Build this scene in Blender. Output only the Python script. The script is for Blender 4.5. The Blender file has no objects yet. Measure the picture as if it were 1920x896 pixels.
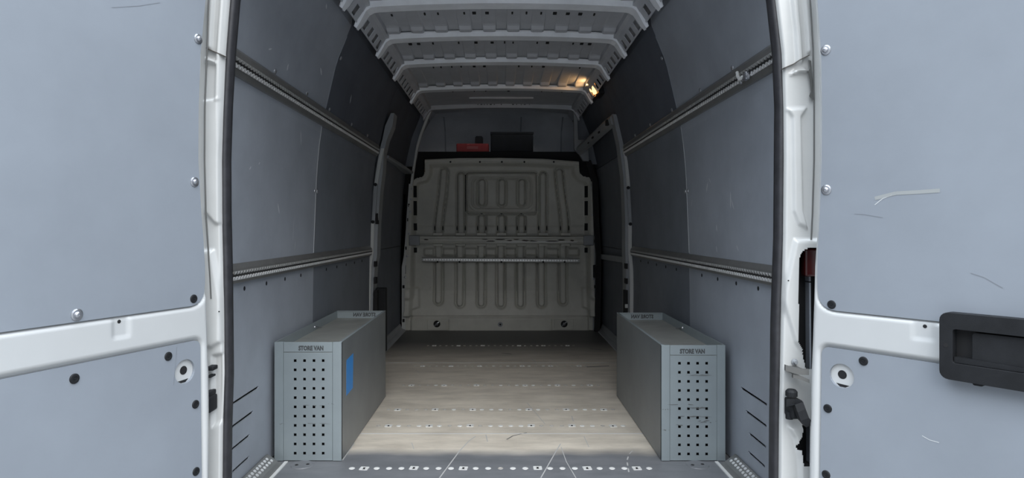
import bpy, bmesh, math, random
import numpy as np
from mathutils import Vector, Matrix

random.seed(7)
C = bpy.context.scene.collection
SC = bpy.context.scene

# ------------------------------------------------------------------ camera
CAMZ = 0.895           # camera height over the load floor
F = 1200.0             # focal length in pixels of the 1920 px wide frame
CX, CY = 940.0, 428.0  # vanishing point of the load bay
cam_d = bpy.data.cameras.new('camera')
cam_d.sensor_width = 36.0
cam_d.lens = 36.0 * F / 1920.0
cam_d.shift_x = (960 - CX) / 1920.0
cam_d.shift_y = -(448 - CY) / 1920.0
cam_d.clip_start = 0.02
cam_o = bpy.data.objects.new('camera', cam_d)
C.objects.link(cam_o)
cam_o.location = (0, 0, CAMZ)
cam_o.rotation_euler = (math.radians(90), 0, 0)
SC.camera = cam_o

# ------------------------------------------------------------------ world: an overcast, slightly blue sky
W = bpy.data.worlds.new('world')
SC.world = W
W.use_nodes = True
wn = W.node_tree
wn.nodes.clear()
w_out = wn.nodes.new('ShaderNodeOutputWorld')
w_bg = wn.nodes.new('ShaderNodeBackground')
w_tc = wn.nodes.new('ShaderNodeTexCoord')
w_sep = wn.nodes.new('ShaderNodeSeparateXYZ')
w_ramp = wn.nodes.new('ShaderNodeValToRGB')
# overcast sky: dim near the horizon, brightest overhead, the same all the way round
for k_, (pos_, v_) in enumerate(((0.0, .15), (.40, .36), (.68, 1.6), (1.0, 2.0))):
    el_ = w_ramp.color_ramp.elements[k_] if k_ < 2 else w_ramp.color_ramp.elements.new(pos_)
    el_.position = pos_
    el_.color = (.88 * v_, .97 * v_, 1.08 * v_, 1)
wn.links.new(w_tc.outputs['Generated'], w_sep.inputs[0])
wn.links.new(w_sep.outputs['Z'], w_ramp.inputs['Fac'])
wn.links.new(w_ramp.outputs['Color'], w_bg.inputs['Color'])
w_bg.inputs['Strength'].default_value = 2.45
wn.links.new(w_bg.outputs[0], w_out.inputs['Surface'])

# the sun behind bright cloud, high behind the photographer: a very large soft disc
sun_d = bpy.data.lights.new('sun', 'SUN')
sun_d.energy = 2.3
sun_d.angle = math.radians(56)
sun_d.color = (1.0, .975, .94)
sun_o = bpy.data.objects.new('sun', sun_d)
C.objects.link(sun_o)
sun_o.location = (0, -6, 8)
sun_o.rotation_euler = (math.radians(90 - 40), 0, math.radians(12))

SC.view_settings.view_transform = 'Standard'
SC.view_settings.look = 'None'
SC.view_settings.gamma = 1.0
SC.view_settings.exposure = 0.0
SC.view_settings.use_curve_mapping = False

# ------------------------------------------------------------------ materials
def mat(name, col, rough=0.5, metal=0.0, var=0.0, vscale=6.0, col2=None, bump=0.0, bscale=200.0,
        emit=None, estr=0.0, spec=0.5, scuff=0.0, scol=(0.6, 0.62, 0.64), sscale=7.0, coat=0.0):
    m = bpy.data.materials.new(name)
    m.use_nodes = True
    nt = m.node_tree
    b = nt.nodes['Principled BSDF']
    b.inputs['Base Color'].default_value = (*col, 1)
    b.inputs['Roughness'].default_value = rough
    b.inputs['Metallic'].default_value = metal
    b.inputs['Specular IOR Level'].default_value = spec
    if coat:
        b.inputs['Coat Weight'].default_value = coat
        b.inputs['Coat Roughness'].default_value = 0.12
    tc = nt.nodes.new('ShaderNodeTexCoord')
    last = None
    if var or col2:
        n = nt.nodes.new('ShaderNodeTexNoise')
        n.inputs['Scale'].default_value = vscale
        n.inputs['Detail'].default_value = 8
        n.inputs['Roughness'].default_value = 0.62
        nt.links.new(tc.outputs['Object'], n.inputs['Vector'])
        r = nt.nodes.new('ShaderNodeValToRGB')
        r.color_ramp.elements[0].position = 0.33
        r.color_ramp.elements[1].position = 0.67
        c2 = col2 if col2 else tuple(min(1, c * (1 + var)) for c in col)
        c1 = col if col2 else tuple(c * (1 - var) for c in col)
        r.color_ramp.elements[0].color = (*c1, 1)
        r.color_ramp.elements[1].color = (*c2, 1)
        nt.links.new(n.outputs['Fac'], r.inputs['Fac'])
        last = r.outputs['Color']
    if scuff:
        n2 = nt.nodes.new('ShaderNodeTexNoise')
        n2.inputs['Scale'].default_value = sscale
        n2.inputs['Detail'].default_value = 10
        n2.inputs['Roughness'].default_value = 0.75
        n2.inputs['Distortion'].default_value = 1.2
        nt.links.new(tc.outputs['Object'], n2.inputs['Vector'])
        r2 = nt.nodes.new('ShaderNodeValToRGB')
        r2.color_ramp.elements[0].position = 0.60
        r2.color_ramp.elements[1].position = 0.78
        r2.color_ramp.elements[0].color = (0, 0, 0, 1)
        r2.color_ramp.elements[1].color = (scuff, scuff, scuff, 1)
        nt.links.new(n2.outputs['Fac'], r2.inputs['Fac'])
        mx = nt.nodes.new('ShaderNodeMix')
        mx.data_type = 'RGBA'
        nt.links.new(r2.outputs['Color'], mx.inputs['Factor'])
        if last:
            nt.links.new(last, mx.inputs['A'])
        else:
            mx.inputs['A'].default_value = (*col, 1)
        mx.inputs['B'].default_value = (*scol, 1)
        last = mx.outputs['Result']
    if last:
        nt.links.new(last, b.inputs['Base Color'])
    if bump:
        n3 = nt.nodes.new('ShaderNodeTexNoise')
        n3.inputs['Scale'].default_value = bscale
        n3.inputs['Detail'].default_value = 4
        nt.links.new(tc.outputs['Object'], n3.inputs['Vector'])
        bp = nt.nodes.new('ShaderNodeBump')
        bp.inputs['Strength'].default_value = bump
        bp.inputs['Distance'].default_value = 0.002
        nt.links.new(n3.outputs['Fac'], bp.inputs['Height'])
        nt.links.new(bp.outputs['Normal'], b.inputs['Normal'])
    if emit:
        b.inputs['Emission Color'].default_value = (*emit, 1)
        b.inputs['Emission Strength'].default_value = estr
    return m

M = {}
M['door_lining'] = mat('door_lining', (0.243, 0.268, 0.303), 0.5, var=0.06, vscale=3.0, bump=0.04, scuff=0.25, scol=(0.210, 0.232, 0.262), sscale=5.0)
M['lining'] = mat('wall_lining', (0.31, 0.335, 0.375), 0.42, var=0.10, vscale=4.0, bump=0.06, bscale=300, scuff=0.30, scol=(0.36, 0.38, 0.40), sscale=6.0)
M['lining_shaded'] = mat('wall_lining_shaded', (0.165, 0.18, 0.205), 0.62, spec=.22, var=0.10, vscale=4.0, bump=0.06, bscale=300, scuff=0.25, scol=(0.22, 0.235, 0.25), sscale=6.0)  # same lining for the deeper panels, their shade put into the colour
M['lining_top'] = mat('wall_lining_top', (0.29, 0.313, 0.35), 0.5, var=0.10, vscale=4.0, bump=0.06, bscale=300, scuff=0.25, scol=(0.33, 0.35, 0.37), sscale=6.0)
M['lining_up_shaded'] = mat('wall_lining_upper_shaded', (0.095, 0.105, 0.125), 0.65, spec=.18, var=0.10, vscale=4.0, bump=0.06, bscale=300, scuff=0.2, scol=(0.20, 0.21, 0.225), sscale=6.0)  # upper lining deeper in, again with the shade in its colour
M['white'] = mat('white_paint', (0.50, 0.51, 0.51), 0.25, var=0.02, vscale=5.0, coat=0.4)
M['jamb'] = mat('jamb_paint', (0.53, 0.535, 0.525), 0.28, var=0.03, vscale=8.0, coat=0.4, scuff=0.25, scol=(0.45, 0.43, 0.38), sscale=14.0)
M['grey_paint'] = mat('grey_primer_paint', (0.48, 0.495, 0.53), 0.42, var=0.08, vscale=7.0, scuff=0.15, scol=(0.45, 0.46, 0.48))
M['rib'] = mat('rib_paint', (0.84, 0.86, 0.90), 0.42, var=0.08, vscale=7.0, scuff=0.15, scol=(0.5, 0.51, 0.53))
M['bulk'] = mat('bulkhead_paint', (0.50, 0.495, 0.445), 0.42, var=0.10, vscale=5.0, scuff=0.35, scol=(0.15, 0.145, 0.125), sscale=9.0)
M['pillar'] = mat('pillar_paint', (0.50, 0.51, 0.50), 0.35, var=0.05, scuff=0.3, scol=(0.3, 0.3, 0.29))
M['frame_grey'] = mat('frame_grey_paint', (0.27, 0.285, 0.30), 0.4, var=0.08, scuff=0.25, scol=(0.2, 0.2, 0.21))
M['rubber'] = mat('black_rubber', (0.028, 0.028, 0.032), 0.55, var=0.25, vscale=30.0)
M['black'] = mat('black_plastic', (0.013, 0.014, 0.016), 0.6, var=0.2, vscale=20.0, bump=0.15, bscale=500, spec=0.25)
M['dark'] = mat('dark_cavity', (0.008, 0.008, 0.009), 0.8)
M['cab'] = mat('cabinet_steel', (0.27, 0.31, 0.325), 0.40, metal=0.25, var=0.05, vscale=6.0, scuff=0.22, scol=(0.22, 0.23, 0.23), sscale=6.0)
M['cab_side_shaded'] = mat('cabinet_side_shaded', (0.195, 0.21, 0.215), 0.38, metal=0.25, var=0.10, vscale=5.0, scuff=0.25, scol=(0.33, 0.34, 0.35), sscale=5.0)  # same steel on the inward-facing side, its shade put into the colour
M['cab_top'] = mat('cabinet_top_steel', (0.30, 0.305, 0.285), 0.45, metal=0.2, var=0.14, vscale=7.0, scuff=0.4, scol=(0.18, 0.18, 0.16), sscale=8.0)
M['print'] = mat('dark_print', (0.06, 0.065, 0.068), 0.6)
M['scuffmark'] = mat('black_scuff', (0.13, 0.135, 0.135), 0.6)
M['zinc'] = mat('zinc_steel', (0.48, 0.49, 0.52), 0.33, metal=0.9, var=0.06)
M['bright'] = mat('bright_stud', (0.80, 0.80, 0.78), 0.4, metal=0.2)
M['dull_stud'] = mat('dull_stud', (0.42, 0.40, 0.37), 0.5, var=0.25, vscale=40.0)
M['alu'] = mat('aluminium', (0.22, 0.22, 0.215), 0.42, metal=0.55, var=0.12, vscale=10.0, scuff=0.3, scol=(0.22, 0.21, 0.19), sscale=14.0)
M['alu_dark'] = mat('aluminium_groove', (0.035, 0.035, 0.035), 0.5, metal=0.4)
M['alu_bright'] = mat('aluminium_edge', (0.85, 0.85, 0.85), 0.35, metal=0.6)
M['alu_mid'] = mat('aluminium_lip', (0.42, 0.42, 0.41), 0.4, metal=0.5)
M['seam'] = mat('seam_strip', (0.52, 0.53, 0.54), 0.5)
M['blue'] = mat('blue_sticker', (0.03, 0.24, 0.62), 0.4, scuff=0.35, scol=(0.15, 0.38, 0.70), sscale=40.0)
M['red'] = mat('red_plastic', (0.36, 0.03, 0.03), 0.45, var=0.1)
M['red_pale'] = mat('red_plastic_pale', (0.42, 0.10, 0.09), 0.45)
M['redlens'] = mat('red_lens', (0.05, 0.006, 0.006), 0.2)
M['asphalt'] = mat('asphalt', (0.19, 0.19, 0.187), 0.85, var=0.2, vscale=12.0, bump=0.6, bscale=120)
M['headliner'] = mat('headliner', (0.58, 0.60, 0.64), 0.8, var=0.06)
M['bulb'] = mat('lamp_glow', (1.0, 0.8, 0.5), 0.4, emit=(1.0, 0.60, 0.24), estr=2.2)
M['lens'] = mat('lamp_lens_warm', (0.9, 0.6, 0.3), 0.3, emit=(1.0, 0.36, 0.07), estr=1.0)
M['strap'] = mat('dull_steel', (0.13, 0.13, 0.125), 0.45, metal=0.3, scuff=0.4, scol=(0.08, 0.08, 0.08), sscale=40)
M['scratch'] = mat('pale_scratch', (0.46, 0.46, 0.45), 0.6)
M['stain'] = mat('dark_stain', (0.14, 0.135, 0.125), 0.6)
M['pale_mark'] = mat('pale_mark', (0.55, 0.57, 0.58), 0.6)
M['dent'] = mat('rust_dent', (0.07, 0.06, 0.05), 0.6)

def floor_material():
    m = bpy.data.materials.new('floor_board')
    m.use_nodes = True
    nt = m.node_tree
    b = nt.nodes['Principled BSDF']
    b.inputs['Roughness'].default_value = 0.48
    tc = nt.nodes.new('ShaderNodeTexCoord')
    sep = nt.nodes.new('ShaderNodeSeparateXYZ')
    nt.links.new(tc.outputs['Object'], sep.inputs[0])
    mp = nt.nodes.new('ShaderNodeMapping')
    mp.inputs['Scale'].default_value = (1.0, 3.0, 1.0)
    nt.links.new(tc.outputs['Object'], mp.inputs['Vector'])
    n = nt.nodes.new('ShaderNodeTexNoise')
    n.inputs['Scale'].default_value = 3.2
    n.inputs['Detail'].default_value = 10
    n.inputs['Roughness'].default_value = 0.68
    nt.links.new(mp.outputs[0], n.inputs['Vector'])
    # lighter, brownish tone over the middle of the floor
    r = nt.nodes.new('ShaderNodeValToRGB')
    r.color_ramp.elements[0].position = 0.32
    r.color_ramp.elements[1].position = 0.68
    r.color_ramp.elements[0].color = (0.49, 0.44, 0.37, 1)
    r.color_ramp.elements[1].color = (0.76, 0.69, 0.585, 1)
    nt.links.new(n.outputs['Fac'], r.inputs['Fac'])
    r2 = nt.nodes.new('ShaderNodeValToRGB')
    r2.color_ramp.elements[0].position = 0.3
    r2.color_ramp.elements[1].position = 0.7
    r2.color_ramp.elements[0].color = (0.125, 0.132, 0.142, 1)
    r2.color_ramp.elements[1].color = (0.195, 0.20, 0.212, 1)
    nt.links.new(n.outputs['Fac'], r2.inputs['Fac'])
    # edge between the bluish rear strip and the brownish middle
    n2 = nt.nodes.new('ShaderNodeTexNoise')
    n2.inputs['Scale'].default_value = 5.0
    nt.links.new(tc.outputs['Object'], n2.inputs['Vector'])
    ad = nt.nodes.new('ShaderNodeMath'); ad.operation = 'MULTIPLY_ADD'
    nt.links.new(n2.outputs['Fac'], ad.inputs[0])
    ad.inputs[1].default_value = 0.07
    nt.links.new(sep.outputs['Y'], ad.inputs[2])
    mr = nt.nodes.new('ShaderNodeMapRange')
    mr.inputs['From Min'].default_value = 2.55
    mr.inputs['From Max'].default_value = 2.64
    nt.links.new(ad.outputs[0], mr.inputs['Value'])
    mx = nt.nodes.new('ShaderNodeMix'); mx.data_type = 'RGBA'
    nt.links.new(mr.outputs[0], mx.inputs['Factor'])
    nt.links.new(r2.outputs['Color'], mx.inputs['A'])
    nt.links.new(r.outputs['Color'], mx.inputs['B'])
    # shade at the front end, put into the board colour as a fade to dark
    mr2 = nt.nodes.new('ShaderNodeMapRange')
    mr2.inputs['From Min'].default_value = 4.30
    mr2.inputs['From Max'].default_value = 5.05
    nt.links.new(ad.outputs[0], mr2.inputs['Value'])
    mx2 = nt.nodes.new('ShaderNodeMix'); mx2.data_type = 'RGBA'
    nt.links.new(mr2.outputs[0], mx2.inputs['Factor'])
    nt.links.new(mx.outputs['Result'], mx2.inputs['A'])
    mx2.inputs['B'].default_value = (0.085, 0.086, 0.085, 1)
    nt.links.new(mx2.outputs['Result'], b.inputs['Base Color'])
    n3 = nt.nodes.new('ShaderNodeTexNoise')
    n3.inputs['Scale'].default_value = 220
    nt.links.new(tc.outputs['Object'], n3.inputs['Vector'])
    bp = nt.nodes.new('ShaderNodeBump')
    bp.inputs['Strength'].default_value = 0.12
    bp.inputs['Distance'].default_value = 0.002
    nt.links.new(n3.outputs['Fac'], bp.inputs['Height'])
    nt.links.new(bp.outputs['Normal'], b.inputs['Normal'])
    return m
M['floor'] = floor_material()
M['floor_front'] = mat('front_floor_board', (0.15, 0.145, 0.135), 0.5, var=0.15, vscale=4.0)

# ------------------------------------------------------------------ helpers
def PX(px, py, Y):
    """world point at depth Y seen at pixel (px, py) - used to measure real positions from the photograph"""
    return Vector(((px - CX) / F * Y, Y, CAMZ - (py - CY) / F * Y))

def link(name, me, m, parent=None, smooth=False, kind=None):
    o = bpy.data.objects.new(name, me)
    C.objects.link(o)
    if m is not None:
        for mm in (m if isinstance(m, (list, tuple)) else [m]):
            me.materials.append(mm)
    if smooth:
        for p in me.polygons:
            p.use_smooth = True
    if parent is not None:
        o.parent = parent
    if kind:
        o['kind'] = kind
    return o

def from_bm(name, bm, m, parent=None, smooth=False, kind=None, fix=True):
    if fix:
        bmesh.ops.recalc_face_normals(bm, faces=bm.faces[:])
    me = bpy.data.meshes.new(name)
    bm.to_mesh(me)
    bm.free()
    return link(name, me, m, parent, smooth, kind)

def dup(o, loc=None, parent=None, rot=None):
    c = o.copy()
    C.objects.link(c)
    if parent is not None:
        c.parent = parent
    if loc is not None:
        c.location = loc
    if rot is not None:
        c.rotation_euler = rot
    return c

def tag(o, label, cat, group=None):
    o['label'] = label
    o['category'] = cat
    if group:
        o['group'] = group
    return o

def structure(o, label=None):
    o['kind'] = 'structure'
    if label:
        o['label'] = label
    return o

def empty(name, loc):
    o = bpy.data.objects.new(name, None)
    C.objects.link(o)
    o.location = loc
    o.empty_display_size = 0.1
    return o

def box(bm, x0, x1, y0, y1, z0, z1, bev=0.0, seg=2, fn=None):
    vs = [bm.verts.new(v) for v in ((x0, y0, z0), (x1, y0, z0), (x1, y1, z0), (x0, y1, z0),
                                    (x0, y0, z1), (x1, y0, z1), (x1, y1, z1), (x0, y1, z1))]
    fs = [bm.faces.new([vs[i] for i in f]) for f in ((0, 3, 2, 1), (4, 5, 6, 7), (0, 1, 5, 4), (1, 2, 6, 5), (2, 3, 7, 6), (3, 0, 4, 7))]
    if bev:
        es = list({e for f in fs for e in f.edges})
        r = bmesh.ops.bevel(bm, geom=es, offset=bev, segments=seg, profile=0.5, affect='EDGES')
    if fn:
        for v in bm.verts:
            v.co = fn(v.co)
    return vs

def frame_axes(n):
    n = Vector(n).normalized()
    a = Vector((0, 0, 1)) if abs(n.z) < 0.9 else Vector((1, 0, 0))
    u = a.cross(n).normalized()
    return n, u, n.cross(u)

def disc_stack(bm, c, n, prof, seg=14):
    """lathe around axis n at c; prof = [(radius, height)] from base up"""
    n, u, v = frame_axes(n)
    c = Vector(c)
    rings = []
    for r, h in prof:
        if r <= 1e-6:
            rings.append([bm.verts.new(c + n * h)])
        else:
            rings.append([bm.verts.new(c + n * h + (u * math.cos(a) + v * math.sin(a)) * r)
                          for a in (2 * math.pi * k / seg for k in range(seg))])
    for A, B in zip(rings, rings[1:]):
        for k in range(seg):
            k2 = (k + 1) % seg
            if len(A) == 1 and len(B) == 1:
                continue
            if len(B) == 1:
                bm.faces.new((A[k], A[k2], B[0]))
            elif len(A) == 1:
                bm.faces.new((A[0], B[k2], B[k]))
            else:
                bm.faces.new((A[k], A[k2], B[k2], B[k]))
    if len(rings[0]) > 1:
        bm.faces.new(rings[0][::-1])

def sweep(bm, path, sections, cap=True):
    """path: list of Vectors; sections: function(i)-> list of offset Vectors (closed loop)"""
    loops = []
    for i, p in enumerate(path):
        loops.append([bm.verts.new(Vector(p) + Vector(o)) for o in sections(i)])
    n = len(loops[0])
    for A, B in zip(loops, loops[1:]):
        for k in range(n):
            bm.faces.new((A[k], A[(k + 1) % n], B[(k + 1) % n], B[k]))
    if cap:
        bm.faces.new(loops[0][::-1])
        bm.faces.new(loops[-1])

def tube(bm, path, r, seg=8):
    path = [Vector(p) for p in path]
    def sec(i):
        d = (path[min(i + 1, len(path) - 1)] - path[max(i - 1, 0)])
        n, u, v = frame_axes(d)
        return [(u * math.cos(a) + v * math.sin(a)) * r for a in (2 * math.pi * k / seg for k in range(seg))]
    sweep(bm, path, sec)

def holed_plate(bm, outer, holes, fn, t0, t1):
    """flat plate with real openings. outer/holes: 2-D loops; fn(a, b, t) -> world"""
    tmp = bmesh.new()
    loops = []
    for lp in [outer] + list(holes):
        vs = [tmp.verts.new((p[0], p[1], 0)) for p in lp]
        for k in range(len(vs)):
            tmp.edges.new((vs[k], vs[(k + 1) % len(vs)]))
        loops.append(vs)
    tmp.verts.index_update()
    idx = [[v.index for v in lp] for lp in loops]
    bmesh.ops.triangle_fill(tmp, use_beauty=True, use_dissolve=False, edges=tmp.edges[:], normal=(0, 0, 1))
    tmp.verts.index_update()
    co = [v.co.copy() for v in tmp.verts]
    tris = [[v.index for v in f.verts] for f in tmp.faces]
    tmp.free()
    A = [bm.verts.new(fn(c.x, c.y, t1)) for c in co]
    B = [bm.verts.new(fn(c.x, c.y, t0)) for c in co]
    for t in tris:
        bm.faces.new([A[i] for i in t])
        bm.faces.new([B[i] for i in t[::-1]])
    for lp in idx:
        for k in range(len(lp)):
            i, j = lp[k], lp[(k + 1) % len(lp)]
            bm.faces.new((A[i], A[j], B[j], B[i]))

def rrect(x0, x1, y0, y1, r, n=5):
    pts = []
    for cx, cy, a0 in ((x1 - r, y1 - r, 0), (x0 + r, y1 - r, 90), (x0 + r, y0 + r, 180), (x1 - r, y0 + r, 270)):
        for k in range(n + 1):
            a = math.radians(a0 + 90 * k / n)
            pts.append((cx + r * math.cos(a), cy + r * math.sin(a)))
    return pts

def circ(cx, cy, r, n=20):
    return [(cx + r * math.cos(2 * math.pi * k / n), cy + r * math.sin(2 * math.pi * k / n)) for k in range(n)]

# signed distances for pressed sheet metal (numpy)
def sd_rrect(X, Z, x0, x1, z0, z1, r):
    qx = np.abs(X - (x0 + x1) / 2) - (x1 - x0) / 2 + r
    qz = np.abs(Z - (z0 + z1) / 2) - (z1 - z0) / 2 + r
    return np.hypot(np.maximum(qx, 0), np.maximum(qz, 0)) + np.minimum(np.maximum(qx, qz), 0) - r

def sd_line(X, Z, pts):
    d = np.full(X.shape, 1e9)
    for (ax, az), (bx, bz) in zip(pts, pts[1:]):
        vx, vz = bx - ax, bz - az
        t = np.clip(((X - ax) * vx + (Z - az) * vz) / (vx * vx + vz * vz + 1e-12), 0, 1)
        d = np.minimum(d, np.hypot(X - ax - t * vx, Z - az - t * vz))
    return d

def sd_poly(X, Z, pts):
    d = sd_line(X, Z, list(pts) + [pts[0]])
    inside = np.zeros(X.shape, bool)
    n = len(pts)
    for i in range(n):
        (ax, az), (bx, bz) = pts[i], pts[(i + 1) % n]
        if az == bz:
            continue
        cond = ((az > Z) != (bz > Z)) & (X < (bx - ax) * (Z - az) / (bz - az) + ax)
        inside ^= cond
    return np.where(inside, -d, d)

def step(sd, w):
    """1 inside, 0 outside, soft over width w"""
    t = np.clip(0.5 - sd / w, 0, 1)
    return t * t * (3 - 2 * t)

def grid_mesh(name, P, keep, m, parent=None, smooth=True):
    """P: (nz, nx, 3) array of world points; keep: (nz-1, nx-1) bool"""
    nz, nx = P.shape[:2]
    ids = np.arange(nz * nx).reshape(nz, nx)
    q = np.stack([ids[:-1, :-1], ids[:-1, 1:], ids[1:, 1:], ids[1:, :-1]], -1)[keep]
    used, inv = np.unique(q, return_inverse=True)
    me = bpy.data.meshes.new(name)
    me.from_pydata(P.reshape(-1, 3)[used].tolist(), [], inv.reshape(q.shape).tolist())
    me.update()
    return link(name, me, m, parent, smooth)

def text_mesh(name, body, size, m, parent, fn, bold=0.0, width=None):
    cu = bpy.data.curves.new(name, 'FONT')
    cu.body = body
    cu.size = size
    cu.align_x = 'CENTER'
    cu.align_y = 'CENTER'
    cu.extrude = 0.0004
    cu.offset = bold
    cu.resolution_u = 2
    t = bpy.data.objects.new(name, cu)
    C.objects.link(t)
    dg = bpy.context.evaluated_depsgraph_get()
    me = bpy.data.meshes.new_from_object(t.evaluated_get(dg))
    C.objects.unlink(t)
    bpy.data.objects.remove(t)
    xs = [v.co.x for v in me.vertices]
    k = (width / (max(xs) - min(xs))) if width else 1.0
    for v in me.vertices:
        v.co = fn(v.co.x * k, v.co.y, v.co.z)
    me.materials.clear()
    return link(name, me, m, parent)

# shared small fasteners
def make_fastener(name, prof, m, seg=14):
    bm = bmesh.new()
    disc_stack(bm, (0, 0, 0), (0, 0, 1), prof, seg)
    bmesh.ops.recalc_face_normals(bm, faces=bm.faces[:])
    me = bpy.data.meshes.new(name)
    bm.to_mesh(me)
    bm.free()
    for mm in (m if isinstance(m, (list, tuple)) else [m]):
        me.materials.append(mm)
    return me
ME_BUTTON = make_fastener('button_bolt', [(0.0135, 0), (0.0135, 0.0015), (0.0105, 0.003), (0.0075, 0.0032), (0.007, 0.0062), (0.0045, 0.008), (0.0022, 0.0085), (0.0018, 0.0068), (0, 0.0068)], M['zinc'], 18)
ME_CLIP = make_fastener('plastic_clip', [(0.0112, 0), (0.0112, 0.0015), (0.0098, 0.003), (0.0055, 0.0034), (0.005, 0.0024), (0.0022, 0.0024), (0.002, 0.0036), (0, 0.0038)], M['black'], 18)
ME_RIVET = make_fastener('rivet', [(0.0045, 0), (0.004, 0.0012), (0.002, 0.002), (0, 0.0021)], M['bright'], 8)
ME_SCREW = make_fastener('screw', [(0.010, 0), (0.0095, 0.002), (0.006, 0.0045), (0.003, 0.005), (0, 0.004)], M['zinc'], 12)
ME_DARKSCREW = make_fastener('dark_screw', [(0.0085, 0), (0.008, 0.0015), (0.004, 0.0025), (0, 0.0022)], M['black'], 10)
ME_STUD = make_fastener('floor_stud', [(0.0115, 0), (0.0105, 0.0012), (0.0075, 0.0016), (0.0055, 0.0010), (0, 0.0008)], M['bright'], 12)

ME_STUD_DULL = make_fastener('floor_stud_dull', [(0.0105, 0), (0.0095, 0.0012), (0.0070, 0.0014), (0.0055, 0.0006), (0, 0.0004)], M['dull_stud'], 12)

def put(me, name, p, n, parent):
    o = bpy.data.objects.new(name, me)
    C.objects.link(o)
    o.parent = parent
    o.matrix_world = Matrix.Translation(Vector(p)) @ Vector(n).to_track_quat('Z', 'Y').to_matrix().to_4x4()
    return o

# ------------------------------------------------------------------ the body section
WZ = [0, .46, .71, .965, 1.167, 1.33, 1.40, 1.678, 1.87]
WXv = [.892, .892, .889, .879, .871, .855, .843, .778, .70]
def wx(z):
    return float(np.interp(z, WZ, WXv))
Y_REAR, Y_FRONT, Y_CABEND = 1.80, 5.66, 6.75

# ---- ground outside
bm = bmesh.new()
box(bm, -60, 60, -60, 60, -0.75, -0.58)
ground = structure(from_bm('ground', bm, M['asphalt']), 'dark asphalt yard under the van')

# ---- floor
bm = bmesh.new()
box(bm, -1.0, 1.0, Y_REAR + .02, Y_CABEND, -0.09, -0.012)
floor = structure(from_bm('floor', bm, M['dark']), 'grey boarded load floor of the van')
SEAMS = [Y_REAR + .02, 2.79, 4.26, 5.66]
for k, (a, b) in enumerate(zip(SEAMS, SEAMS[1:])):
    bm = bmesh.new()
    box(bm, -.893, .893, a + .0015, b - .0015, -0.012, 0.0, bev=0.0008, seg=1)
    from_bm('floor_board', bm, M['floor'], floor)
for s in SEAMS[1:3]:
    bm = bmesh.new()
    box(bm, -.888, .888, s - .0028, s + .0028, -0.006, 0.0009)
    from_bm('joint_strip', bm, M['seam'], floor)
# rows of studs and square lashing plates let into the floor
SQ = (1, 5, 9, 15, 19, 23)
plate_me = None
def anchor_plate_mesh():
    bm = bmesh.new()
    bow = [(-.006, .0085), (.006, .0085), (.0022, .003), (.0022, -.003), (.006, -.0085), (-.006, -.0085), (-.0022, -.003), (-.0022, .003)]
    bow = [(p[0] * 1.75, p[1] * 1.38) for p in bow][::-1]
    holed_plate(bm, rrect(-.016, .016, -.0155, .0155, .003, 3), [bow], lambda a, b, t: Vector((a, b, t)), 0.0, 0.0018)
    bmesh.ops.recalc_face_normals(bm, faces=bm.faces[:])
    fs = bm.faces.new([bm.verts.new((x * .95, y * .95, 0.0003)) for x, y in bow[::-1]])
    fs.material_index = 1
    me = bpy.data.meshes.new('anchor_plate')
    bm.to_mesh(me); bm.free()
    me.materials.append(M['bright']); me.materials.append(M['dark'])
    return me
plate_me = anchor_plate_mesh()
rows = [(2.387, 0.0), (2.90, 0.0), (3.16, 0.0), (3.65, 0.0), (4.16, 0.0), (4.88, 0.0)]
for ri, (Y, dx) in enumerate(rows):
    for i in range(25):
        x = -.5575 + .0462 * i + dx
        if abs(x) > .56 and ri == 5:
            continue
        if i in SQ:
            o = put(plate_me, 'anchor_plate', (x, Y + random.uniform(-.003, .003), 0.0), (0, 0, 1), floor)
            o.rotation_euler = (0, 0, random.choice((0, 0, math.pi)) + random.uniform(-.12, .12))
        else:
            put(ME_STUD if random.random() < (.85, .55, .4, .35, .3, .1)[ri] else ME_STUD_DULL, 'floor_stud', (x, Y, 0.0), (0, 0, 1), floor)
# scratches and wear
def floor_mark(name, pts, w, m):
    bm = bmesh.new()
    P3 = []
    for px, py in pts:
        Y = CAMZ * F / (py - CY)
        P3.append(Vector(((px - CX) / F * Y, Y, 0.0004)))
    for a, b in zip(P3, P3[1:]):
        d = (b - a).normalized()
        nrm = Vector((-d.y, d.x, 0)) * w / 2
        bm.faces.new([bm.verts.new(a - nrm), bm.verts.new(b - nrm), bm.verts.new(b + nrm), bm.verts.new(a + nrm)])
    return from_bm(name, bm, m, floor)
for pts, w in (([(892, 818), (880, 826), (862, 845), (824, 896)], .0045), ([(1051, 832), (1042, 847), (1014, 896)], .004),
               ([(1052, 838), (1062, 866), (1080, 896)], .003), ([(988, 755), (1005, 775), (1022, 795)], .003),
               ([(779, 694), (787, 699)], .004), ([(996, 673), (1004, 678)], .006), ([(911, 815), (914, 828)], .004),
               ([(664, 830), (642, 863)], .006), ([(1095, 818), (1104, 838)], .003), ([(772, 830), (776, 842)], .003),
               ([(1186, 845), (1180, 851)], .004), ([(1178, 856), (1176, 862)], .005), ([(1176, 867), (1177, 873)], .005), ([(1178, 878), (1179, 885)], .005), ([(1072, 780), (1075, 790)], .004)):
    floor_mark('scratch', pts, w, M['scratch'])
for pts, w in (([(950, 824), (962, 817), (988, 811)], .006), ([(960, 664), (940, 662), (958, 663)], .01), ([(1106, 654), (1128, 655)], .02), ([(1100, 688), (1142, 686)], .018)):
    floor_mark('stain', pts, w, M['stain'])
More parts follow.
